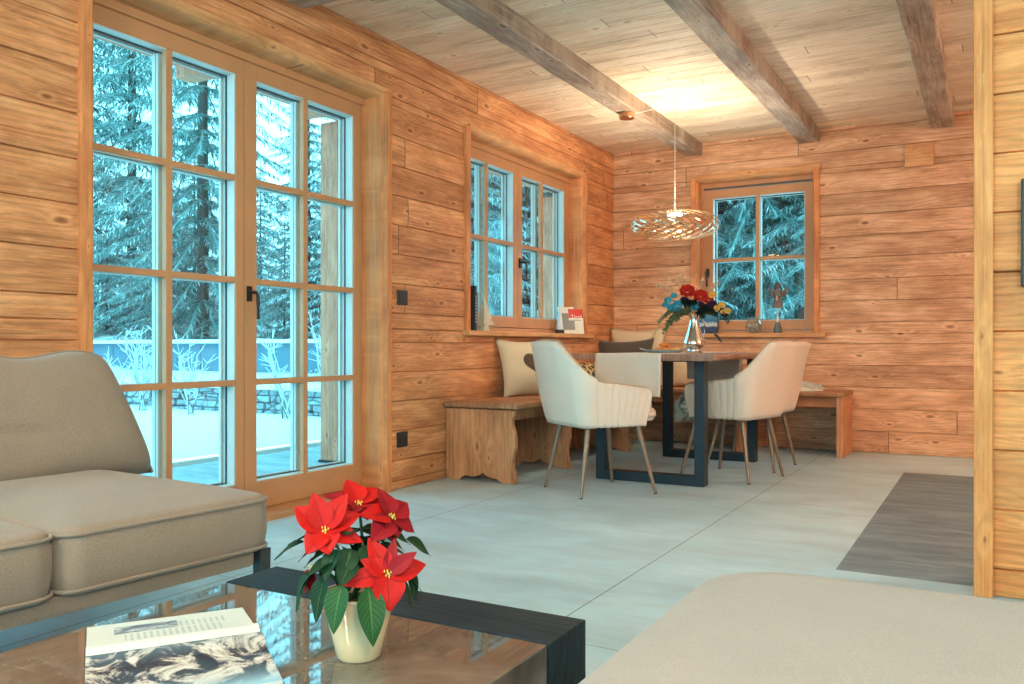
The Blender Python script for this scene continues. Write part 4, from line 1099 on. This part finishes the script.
# wooden fir tree
def firpoly(h, w, n=5):
    pts = [(0, h)]
    for i in range(n):
        z1 = h - (i + 1) * (h * .80 / n); ww = w / 2 * (i + 1.2) / (n + .2)
        pts += [(ww, z1 - .004), (ww * .62, z1 + .006)] if i < n - 1 else [(ww, z1 - .004)]
    pts += [(w * .17, h * .16), (w * .25, 0)]
    return pts + [(-x, z) for x, z in reversed(pts[1:])]
t = thing('wooden_fir', 'small interlocked wooden fir tree on the side window sill', 'ornament', (-2.895, 4.755, SZ), R(30))
mb = MB(); mb.rings([[(x, -.004, z) for x, z in firpoly(.225, .135)], [(x, .004, z) for x, z in firpoly(.225, .135)]]); obj('tree_board', mb, M['plywood'], t)
mb = MB(); mb.rings([[(-.004, x, z) for x, z in firpoly(.222, .125)], [(.004, x, z) for x, z in firpoly(.222, .125)]]); obj('tree_board', mb, M['whitewood'], t)
# small dried cone ornament behind the fir
mb = MB()
for i in range(7):
    for k in range(9):
        a = k * 2 * PI / 9 + i * .35; r = .024 * math.sin(PI * (i + 1.2) / 9); z = .008 + i * .0085
        p = Vector((r * .4 * math.cos(a), r * .4 * math.sin(a), z)); e = Vector((r * 1.25 * math.cos(a), r * 1.25 * math.sin(a), z + .006)); s = Vector((-math.sin(a), math.cos(a), 0)) * .006
        mb.add([p - s * .5, e - s * .6, e + Vector((0, 0, .002)), e + s * .6, p + s * .5, (p + e) / 2 - Vector((0, 0, .003))], [(0, 1, 2, 3, 4), (0, 5, 1), (1, 5, 3), (3, 5, 4)])
mb.lathe([(0, 0), (.01, .002), (.009, .06), (0, .068)], 8)
o = obj('pine_cone', mb, plain('cone_brown', (.28, .17, .10), .7), fixn=False); o.location = (-2.965, 4.69, SZ); tag(o, 'brown pine cone between the dark books and the wooden fir', 'pine cone')
# booklets at the right jamb
def card(name, label, loc, rz, tilt, w, h, th, mat):
    t = thing(name, label, 'booklet', loc); t.rotation_euler = Euler((-tilt, 0, rz), 'XYZ')
    mb = MB(); mb.box(-w / 2, w / 2, 0, th, 0, h); obj('booklet_body', mb, mat, t, bevel=.0006); return t
yd = R(52)
t1 = card('booklet', 'pale booklet leaning behind the red and white one on the side window sill', (-2.915, 6.055, SZ + .001), yd, R(12), .14, .215, .008, M['white_card'])
mb = MB(); mb.box(-.066, .066, -.0008, 0, .03, .165); obj('cover_picture', mb, M['cover_grey'], t1)
t2 = card('booklet', 'red and white booklet standing at the right jamb of the side window', (-2.868, 6.120, SZ + .001), yd, R(10), .128, .198, .006, M['white_card'])
mb = MB(); mb.box(-.064, .064, -.0012, 0, .126, .199); obj('red_band', mb, M['red_card'], t2)
def text(name, body, size, loc, mat, parent):
    cu = bpy.data.curves.new(name, 'FONT'); cu.body = body; cu.size = size; cu.align_x = 'CENTER'; cu.extrude = .0003
    o = bpy.data.objects.new(name, cu); COL.objects.link(o); cu.materials.append(mat)
    me = bpy.data.meshes.new_from_object(o.evaluated_get(bpy.context.evaluated_depsgraph_get())); bpy.data.objects.remove(o)
    me.materials.clear(); me.materials.append(mat)
    o = bpy.data.objects.new(name, me); COL.objects.link(o); o.parent = parent; o.location = loc; o.rotation_euler = (R(90), 0, 0); return o
text('title_lettering', 'Tirol', .050, (.004, -.0018, .118), M['whiteink'], t2)
mb = MB(); mb.box(-.02, .045, -.0009, 0, .104, .109); obj('print_line', mb, M['cover_grey'], t2)
mb = MB(); mb.tube([(-.012 + .02 * math.cos(a * PI / 10), -.0006, .048 + .026 * math.sin(a * PI / 10)) for a in range(20)], .0016, 6, closed=True); obj('printed_ring', mb, M['plywood'], t2)
# slim frosted cone
t = thing('frosted_cone', 'slim frosted decorative cone beside the booklets on the side window sill', 'ornament', (-2.935, 5.945, SZ))
mb = MB(); mb.lathe([(0, 0), (.032, 0), (.034, .003), (.026, .06), (.017, .13), (.009, .2), (.002, .25), (0, .252)], 24); obj('cone_body', mb, plain('frosted_cone_paint', (.62, .74, .78), .35), t, smooth=True)
mb = MB(); mb.lathe([(.0345, .0), (.036, .004), (.033, .03), (.0295, .03)], 24); obj('dark_base', mb, M['ink'], t, smooth=True)
# far window sill
Z2 = .9125
t = thing('picture_tile', 'small mountain landscape picture standing on the far sill behind the bouquet', 'picture', (-2.062, YB + .005, Z2)); t.rotation_euler = (R(-8), 0, 0)
mb = MB(); w, h = .088, .165
for a in ((-w, -w + .007, 0, h), (w - .007, w, 0, h), (-w + .007, w - .007, 0, .007), (-w + .007, w - .007, h - .007, h)): mb.box(a[0], a[1], -.004, .012, a[2], a[3])
obj('picture_frame', mb, M['iron'], t)
mb = MB(); mb.quad((-w + .006, 0, .006), (w - .006, 0, .006), (w - .006, 0, h - .006), (-w + .006, 0, h - .006)); mb.box(-w + .006, w - .006, .001, .008, .006, h - .006); obj('picture_face', mb, M['pic'], t, fixn=False)
t = thing('glass_bowl', 'round clear glass jar with pebbles on the far window sill', 'jar', (-1.68, YB + .0, Z2))
mb = MB(); mb.lathe([(0, .002), (.04, .002), (.058, .022), (.064, .05), (.058, .085), (.045, .108), (.048, .116), (.050, .122)], 32, cap1=False); obj('jar_body', mb, M['crystal'], t, smooth=True)
mb = MB(); mb.tube([(.048 * math.cos(a * PI / 16), .048 * math.sin(a * PI / 16), .114) for a in range(32)], .0045, 6, closed=True); obj('jar_collar', mb, M['cover_grey'], t, smooth=True)
mb = MB(); rg = random.Random(3)
for k in range(60):
    r = .048 * math.sqrt(rg.random()); a = rg.uniform(0, 6.28); s = rg.uniform(.006, .010)
    mb.lathe([(0, -s * .7), (s * .8, -s * .3), (s, .1 * s), (s * .6, s * .6), (0, s * .7)], 6, (r * math.cos(a), r * math.sin(a), .012 + rg.random() * .06))
o = obj('pebbles', mb, plain('pale_pebbles', (.55, .48, .42), .6, var=.4, scale=50), t, smooth=True); o['kind'] = 'stuff'
# angel figure
t = thing('angel_figure', 'grey angel figurine on a slim glass stand on the far window sill', 'figurine', (-1.49, YB + .0, Z2))
mb = MB(); mb.lathe([(0, 0), (.032, 0), (.034, .006), (.030, .035), (.022, .07), (.018, .085), (0, .086)], 20); obj('base', mb, plain('smoky_glass_base', (.10, .13, .13), .15), t, smooth=True)
mb = MB(); mb.lathe([(0, .085), (.009, .086), (.007, .12), (.006, .17), (.008, .205), (0, .207)], 12); obj('glass_stem', mb, plain('frosted_stem', (.60, .72, .74), .3), t, smooth=True)
mb = MB()
n = 20
def body(rx, ry, z, cx=0): return [(cx + rx * math.cos(2 * PI * j / n), ry * math.sin(2 * PI * j / n), z) for j in range(n)]
mb.rings([body(.046, .03, .20), body(.044, .03, .215), body(.034, .024, .26), body(.026, .020, .295), body(.030, .020, .32), body(.032, .018, .335), body(.012, .012, .348), body(.011, .011, .352), body(.019, .018, .362), body(.022, .021, .376), body(.017, .017, .392), body(.004, .004, .399)])
for s in (-1, 1):
    mb.tube([(s * .030, 0, .333), (s * .043, -.004, .305), (s * .040, -.016, .285), (s * .012, -.026, .295)], [.009, .009, .008, .006], 8)
obj('body', mb, M['feather'], t, smooth=True)
mb = MB(); mb.lathe([(0, -.021), (.02, -.012), (.026, .0), (.024, .014), (.012, .024), (0, .026)], 16, (0, .005, .378)); mb.tube([(-.02, .012, .375), (-.026, .012, .35), (-.022, .012, .325)], [.008, .008, .004], 8); mb.tube([(.02, .012, .375), (.026, .012, .35), (.022, .012, .325)], [.008, .008, .004], 8)
obj('hair', mb, plain('brown_grey_hair', (.10, .075, .065), .7), t, smooth=True)
for s in (-1, 1):
    mb = MB(); poly = [(.008, .30), (.03, .325), (.055, .362), (.074, .368), (.080, .350), (.072, .325), (.060, .300), (.045, .285), (.02, .282)]
    mb.rings([[(s * x, .022 + x * .25, z) for x, z in poly], [(s * x, .028 + x * .25, z) for x, z in poly]]); obj('wing', mb, M['feather'], t)
mb = MB(); mb.lathe([(0, 0), (.007, .002), (.008, .03), (.004, .04), (0, .041)], 10, (0, -.030, .255)); obj('held_candle', mb, plain('pink_candle', (.55, .36, .32), .6), t, smooth=True)
# curved dark ornament in the right corner of the far window, two crescent blades
t = thing('crescent_ornament', 'dark crescent shaped ornament on the frame in the lower right corner of the far window', 'ornament', (-1.325, YB + .140, 1.0195))
for k, (s, hgt, off) in enumerate(((.55, .125, .0), (.42, .085, -.022))):
    mb = MB(); rs = []
    for i in range(15):
        t_ = i / 14; xx = off + (.055 * math.sin(t_ * PI * .62) if k == 0 else .055 * t_); w_ = .034 * math.sin(PI * min(1, t_ * .92 + .08)) ** .8 * s + .0006
        xx = off - .012 + .05 * math.sin(t_ * 1.9) * s; z_ = .0 + hgt * t_
        rs.append([(xx - w_, 0, z_), (xx, -.004, z_), (xx + w_, 0, z_), (xx, .004, z_)])
    mb.rings(rs); obj('blade', mb, plain('blade_grey%d' % k, (.07, .10, .12), .4), t, smooth=True)

# ------------------------------------------------------------------ outdoors
def gz(x, y):
    z = 0.0
    if y > 7.62 and x < -4.6: z = .34
    if y > 9.9 and x < -4.6: z = .46
    if y > 11: z += (y - 11) * .13
    if x < -13: z += (-13 - x) * .10
    if x >= -4.6 and y > 8.5: z += min(1, (y - 8.5) / 3) * .4
    return z
mb = MB(); xs = [-60 + 1.2 * i for i in range(39)] + [-13.4 + .35 * i for i in range(24)] + [-5.06]
xs = sorted(set(xs)); xs = [x for x in xs if x <= -5.06]
def gpt(x, y):
    e = 1 if x < -5.4 and y < 60 else 0
    return (x + (0 if x < -5.1 else .05 * noise.noise(Vector((0, y * 2, 0)))), y, gz(x, y) + .035 * noise.noise(Vector((x * .7, y * .7, 0))) * e + .25 * noise.noise(Vector((x * .15, y * .15, 3))) * (1 if y > 12 or x < -14 else 0))
def patch(xs, ys):
    vs = [gpt(x, y) for y in ys for x in xs]; n = len(xs)
    fs = [(j * n + i, j * n + i + 1, (j + 1) * n + i + 1, (j + 1) * n + i) for j in range(len(ys) - 1) for i in range(n - 1)]
    mb.add(vs, fs)
ysA = [-8 + .6 * i for i in range(26)] + [7.60, 7.64] + [7.9 + .5 * i for i in range(4)] + [9.88, 9.92] + [10.3 + .8 * i for i in range(62)]
ysA = sorted(ysA); patch(xs, ysA)
patch([-5.06, -4.6, -4.0, -3, -2, -1, 0, 1, 2, 3, 5, 8, 12, 18, 25], [7.4, 7.62, 8.2, 9, 9.88, 9.92] + [10.3 + .8 * i for i in range(62)])
mb.add([(-5.06, -8, -.02), (-5.06, 7.4, -.02), (-5.06, 7.4, -.5), (-5.06, -8, -.5)], [(0, 1, 2, 3)])
o = obj('snow_ground', mb, M['snow'], smooth=True); tag(o, kind='structure')
mb = MB(); mb.box(-5.06, XW - TH, -6, 8.9, -.16, -.05); tag(obj('terrace', mb, M['pave']), kind='structure')
# balcony above the terrace and its post
mb = MB(); mb.box(-4.45, XW - TH, 1.45, 8.6, 2.56, 2.72)
for k in range(7): mb.box(-4.40, XW - TH, 1.55 + k * 1.0, 1.67 + k * 1.0, 2.46, 2.56)
tag(obj('balcony', mb, M['outpost'], bevel=.004), kind='structure')
t = thing('balcony_post', 'square wooden post on the snowy terrace outside the glazed door', 'post', (-4.23, 4.84, -.05))
mb = MB(); mb.box(-.085, .085, -.085, .085, 0, 2.5); obj('shaft', mb, M['outpost'], t, bevel=.008)
mb = MB(); mb.box(-.095, .095, -.095, .095, 0, .02); obj('post_shoe', mb, M['iron'], t)
c = copy_tree(t); c.location = (-4.23, 8.40, -.05); c['label'] = 'wooden balcony post seen through the right pane of the side window'; t['group'] = c['group'] = 'posts carrying the balcony'
# stone wall with snow cap
t = thing('garden_wall', 'low dry stone garden wall capped with snow beyond the terrace', 'wall', (-10, 7.6, 0))
rg = random.Random(9); mb = MB(); z = -.05
for row in range(4):
    x = -22 + rg.uniform(0, .3); hh = .088
    while x < -5.2:
        w = rg.uniform(.16, .38); d = rg.uniform(-.025, .02)
        mb.box(x + .006, x + w - .006, 7.46 + d, 7.72, z + .005, z + hh - .004); x += w
    z += hh
mb.box(-22, -5.2, 7.50, 7.70, -.05, z - .01)
obj('stonework', mb, M['stone'], t, bevel=.012, world=True)
def snowcap(x0, x1, y0, y1, z, h, step=.25, seed=1):
    mb = MB(); rs = []; n = int((x1 - x0) / step)
    for i in range(n + 1):
        x = x0 + (x1 - x0) * i / n; k = h * (1 + .35 * noise.noise(Vector((x * 1.3, seed, 0)))); w = (y1 - y0)
        rs.append([(x, y0, z)] + [(x, y0 + w * (.5 - .5 * math.cos(PI * j / 8)), z + k * math.sin(PI * j / 8) ** .6) for j in range(1, 8)] + [(x, y1, z)])
    mb.rings(rs); return mb
obj('snow_cap', snowcap(-22, -5.15, 7.38, 7.80, z - .012, .07), M['snow'], t, smooth=True, world=True)
t = thing('garden_fence', 'blue grey boarded fence with thick snow cap beyond the stone wall', 'fence', (-12, 9.9, 0))
mb = MB(); x = -30
while x < -5.4: mb.box(x, x + .56, 9.86, 9.89, .40, .86); x += .575
obj('fence_board', mb, M['fence'], t, world=True, bevel=.004)
mb = MB(); mb.box(-30, -5.4, 9.84, 9.93, .82, .87); obj('top_rail', mb, M['fence'], t, world=True)
obj('snow_cap', snowcap(-30, -5.4, 9.78, 9.99, .862, .065, seed=5), M['snow'], t, smooth=True, world=True)

# snow dusted bare shrubs
def shrub(x, y, z, h, label, seed, n=9, spread=.35):
    rg = random.Random(seed); t = thing('bare_shrub', label, 'shrub', (x, y, z), group='bare shrubs in the snowy garden')
    mb = MB(); ms = MB()
    for i in range(n):
        a = rg.uniform(0, 6.28); tip = Vector((math.cos(a) * spread * rg.uniform(.2, 1), math.sin(a) * spread * rg.uniform(.2, 1), h * rg.uniform(.65, 1)))
        pts = [Vector((rg.uniform(-.04, .04), rg.uniform(-.04, .04), 0)).lerp(tip, k / 5) + Vector((rg.uniform(-.02, .02), rg.uniform(-.02, .02), 0)) for k in range(6)]
        mb.tube(pts, [.008, .007, .006, .005, .004, .002], 5); ms.tube([p + Vector((.0, 0, .005)) for p in pts], [.009, .008, .007, .007, .006, .004], 5)
        for k in range(2, 6):
            for s in range(3):
                e = pts[k] + Vector((rg.uniform(-.12, .12), rg.uniform(-.12, .12), rg.uniform(.02, .14)))
                ms.tube([pts[k], e], [.005, .003], 4)
    obj('stems', mb, M['bark'], t, smooth=True); o = obj('snow_dusting', ms, M['frost'], t, smooth=True)
shrub(-9.6, 6.7, .0, .75, 'bare snow dusted shrub in front of the stone wall, behind the left door pane', 1)
shrub(-8.3, 6.9, .0, .9, 'bare snow dusted shrub in front of the stone wall, behind the second pane column', 2, 8)
shrub(-6.75, 6.9, .0, .95, 'bare snow dusted shrub before the wall, behind the third pane column', 3, 7)
shrub(-9.4, 7.1, .0, 1.0, 'dense snow dusted shrub close to the first door muntin', 4, 16, .3)
shrub(-6.15, 7.0, .0, 1.1, 'dense snow dusted shrub beside the outdoor wooden post', 5, 20, .3)

# spruce trees
def spruce(H, Rb, seed, dens=1.0, droop=.35, snow=.55):
    rg = random.Random(seed); f = MB(); nw = int(30 * dens * H / 10)
    for w in range(nw):
        tw = (w + rg.random() * .6) / nw; z = H * (.02 + .96 * tw); L = Rb * (1 - tw) ** .85 * rg.uniform(.75, 1.1) + .12
        nb = max(5, int(11 * (1 - tw * .5)))
        for b in range(nb):
            a = 2 * PI * (b + rg.random() * .7) / nb + w * 1.1; l = L * rg.uniform(.7, 1.12)
            d = Vector((math.cos(a), math.sin(a), 0)); side = Vector((-d.y, d.x, 0)); ns = max(4, int(l / .085))
            pp = []
            for k in range(ns + 1):
                t_ = k / ns; pp.append(Vector((0, 0, z)) + d * l * t_ + Vector((0, 0, -droop * l * (t_ ** 1.4) + .10 * l * max(0, t_ - .7))))
            for k in range(ns):
                p, q = pp[k], pp[k + 1]; t_ = (k + .5) / ns; tl = (.07 + .15 * math.sin(PI * min(1, t_ * .8 + .15))) * min(1, l / 1.4 + .25)
                s_ = .012 * side
                f.add([p - s_, q - s_, q + s_, p + s_], [(0, 1, 2, 3)], 0)
                for sg in (-1, 1):
                    for m in range(3):
                        o_ = p.lerp(q, rg.random()); e = o_ + side * sg * tl * rg.uniform(.4, 1.1) + d * tl * rg.uniform(.1, .6) + Vector((0, 0, -tl * rg.uniform(.1, .9)))
                        wv = (q - p).normalized() * .011 + Vector((0, 0, .007))
                        mid = o_.lerp(e, .5) + Vector((0, 0, .015))
                        sn = rg.random() < snow * .95
                        if not sn or rg.random() < .5: f.add([o_, mid + wv, e, mid - wv], [(0, 1, 2, 3)], 0)
                        if sn:
                            up = Vector((0, 0, .010)); f.add([o_ + up, mid + wv * .9 + up, e.lerp(mid, .2) + up, mid - wv * .9 + up], [(0, 1, 2, 3)], 1)
                if rg.random() < .8:
                    e = p + Vector((rg.uniform(-.06, .06), rg.uniform(-.06, .06), -tl * rg.uniform(.4, 1.0))); wv = side * .012
                    mid = p.lerp(e, .5); f.add([p, mid + wv, e, mid - wv], [(0, 1, 2, 3)], 1 if rg.random() < .3 else 0)
    return f
def maketree(H, Rb, seed, **kw):
    t = thing('spruce_tree', 'x', 'tree')
    obj('foliage', spruce(H, Rb, seed, **kw), [M['needle'], M['frost']], t, fixn=False)
    mb = MB(); mb.tube([(0, 0, -.4), (0, 0, H * .5), (0, 0, H)], [H * .009, H * .006, .01], 8); obj('trunk', mb, M['bark'], t, smooth=True)
    return t
protos = [maketree(11, 2.3, 1, snow=.65, dens=1.15), maketree(8.5, 2.0, 2, snow=.8, dens=1.15), maketree(12.5, 2.6, 3, droop=.5, snow=.35), maketree(6.0, 1.7, 4, snow=.85)]
used = [False] * 4
def put(kind, az, dist, sc, rz, label, group=None):
    """az: bearing in degrees from the back wall direction toward the terrace side; dist metres from the room corner seat"""
    if az > 37: dist = max(dist, 12.2 / math.cos(R(az)))
    x, y = -dist * math.sin(R(az)), dist * math.cos(R(az))
    if used[kind]: o = copy_tree(protos[kind])
    else: o = protos[kind]; used[kind] = True
    o.location = (x, y, gz(x, y) - .1); o.scale = (sc,) * 3; o.rotation_euler = (0, 0, rz); o['label'] = label
    if group: o['group'] = group
put(2, 49.5, 19.0, 1.2, .3, 'tall dark drooping spruce filling the second pane column of the glazed door')
put(1, 57.5, 24, 1.9, .9, 'tall snowy spruce behind the first pane column of the glazed door')
put(0, 43.0, 17.5, .66, 2.1, 'snowy spruce behind the third pane column of the glazed door')
put(1, 39.8, 16.5, .95, 4.0, 'snowy spruce just right of the outdoor post')
put(1, 53.6, 23, 1.7, 2.6, 'tall snowy spruce standing between the first and second pane columns of the glazed door')
rg = random.Random(21)
LB = {'d': 'snow laden spruce in the forest seen through the glazed door', 's': 'snow laden spruce in the forest seen through the side window', 'f': 'snow laden spruce in the forest seen through the far window'}
GR = {'d': 'forest spruces beyond the glazed door', 's': 'forest spruces beyond the side window', 'f': 'forest spruces beyond the far window'}
spots = []
for a in (62.5, 59, 55, 51.8, 47.5, 44.5, 41, 38): spots.append(('d', a, rg.uniform(17.5, 20), rg.uniform(.42, .55)))
for a in (64, 60.5, 57, 53.5, 50, 46, 42.5, 39.5): spots.append(('d', a, rg.uniform(21, 24), rg.uniform(.45, .62)))
for a in (36, 34.2, 32, 30, 28, 26, 24): spots.append(('s', a, rg.uniform(12.8, 15), rg.uniform(.75, .95)))
for a in (37, 35, 33, 31, 29, 27, 25, 23): spots.append(('s', a, rg.uniform(17, 20), rg.uniform(.9, 1.1)))
for a in (20, 17.5, 15.6, 13.6, 11.4, 9, 6.5): spots.append(('f', a, rg.uniform(15, 17.5), rg.uniform(.95, 1.1)))
for a in (21, 19, 16.6, 14.4, 12.3, 10.2, 8, 5): spots.append(('f', a, rg.uniform(20, 23), rg.uniform(1.2, 1.4)))
for i, (g, a, d, s) in enumerate(spots): put([1, 0, 3, 1, 2][i % 5] if g != 'd' else [0, 1, 3][i % 3], a, d, s * (1.5 if (g != 'd' and i % 5 == 2) else 1), rg.uniform(0, 6), LB[g], GR[g])

# ------------------------------------------------------------------ light
w = bpy.data.worlds.new('World'); scene.world = w; w.use_nodes = True
nt = w.node_tree; nt.nodes.clear(); out = nt.nodes.new('ShaderNodeOutputWorld'); bg = nt.nodes.new('ShaderNodeBackground')
bg.inputs[0].default_value = (.22, .75, .95, 1); bg.inputs[1].default_value = 2.3
nt.links.new(bg.outputs[0], out.inputs[0])
def portal(loc, rot, sx, sy):
    l = bpy.data.lights.new('window_portal', 'AREA'); l.shape = 'RECTANGLE'; l.size = sx; l.size_y = sy; l.cycles.is_portal = True
    o = bpy.data.objects.new('window_portal', l); COL.objects.link(o); o.location = loc; o.rotation_euler = rot
portal((XW - .30, 2.83, 1.1), (0, R(-90), 0), 2.2, 1.8)
portal((XW - .30, 5.43, 1.54), (0, R(-90), 0), 1.3, 1.8)
portal((XW - .30, -.9, 1.21), (0, R(-90), 0), 2.4, 4.3)
portal((.65, YF - .24, 1.21), (R(90), 0, 0), 6.2, 2.4)
portal((XR + .24, -1.3, 1.21), (0, R(90), 0), 2.4, 3.1)
portal((-1.68, YB + .30, 1.54), (R(-90), 0, 0), 1.0, 1.3)
def globe(name, label, x, y, z, r, watt, col=(1, .82, .63)):  # glowing globes added out of view to raise the room's warm light
    t = thing(name, label, 'lamp', (x, y, z), group='added unseen globe lamps for fill light')
    mb = MB(); mb.lathe([(r * math.sin(PI * i / 16), -r * math.cos(PI * i / 16)) for i in range(17)], 24); 
    obj('glass_globe', mb, emis('globe_' + name, col, watt), t, smooth=True)
    mb = MB(); mb.tube([(0, 0, r), (0, 0, ZC - z)], .006, 8); mb.lathe([(0, ZC - z - .02), (.05, ZC - z - .02), (.05, ZC - z), (0, ZC - z)], 20); obj('lamp_rod', mb, M['lampwhite'], t, smooth=True)
globe('globe_lamp', 'added fill light globe hanging unseen behind the viewer over the sofa', -1.2, -1.0, 1.95, .16, 58)
globe('globe_lamp', 'added fill light globe hanging unseen behind the viewer over the ottoman', 1.2, -.7, 1.95, .16, 58)
globe('globe_lamp', 'added fill light globe hanging unseen in the kitchen behind the partition', 2.2, 4.4, 1.95, .16, 62)
def disc(z, rx, e, size, col=(1, .80, .58)):
    l = bpy.data.lights.new('pendant_light', 'AREA'); l.shape = 'DISK'; l.size = size; l.energy = e; l.color = col
    o = bpy.data.objects.new('pendant_light', l); COL.objects.link(o); o.location = (-1.885, 5.593, z); o.rotation_euler = (rx, 0, 0)
disc(1.745, PI, 8.5, .09)
disc(1.688, 0, 5, .08)

# ------------------------------------------------------------------ camera
cam = bpy.data.cameras.new('Camera'); co = bpy.data.objects.new('Camera', cam); COL.objects.link(co); scene.camera = co
cam.sensor_width = 36; cam.lens = 849 / 1024 * 36; cam.shift_y = 5 / 1024; cam.clip_start = .02; cam.clip_end = 300
co.location = (0, 0, .80); co.rotation_euler = (R(90), 0, math.asin(.4923))
vs = scene.view_settings; vs.view_transform = 'Standard'; vs.look = 'None'; vs.exposure = 1.15; vs.gamma = 1; vs.use_curve_mapping = False
cy = scene.cycles; cy.use_denoising = True; cy.max_bounces = 8; cy.diffuse_bounces = 5; cy.glossy_bounces = 4; cy.transparent_max_bounces = 16; cy.sample_clamp_indirect = 6; cy.caustics_reflective = False; cy.caustics_refractive = False
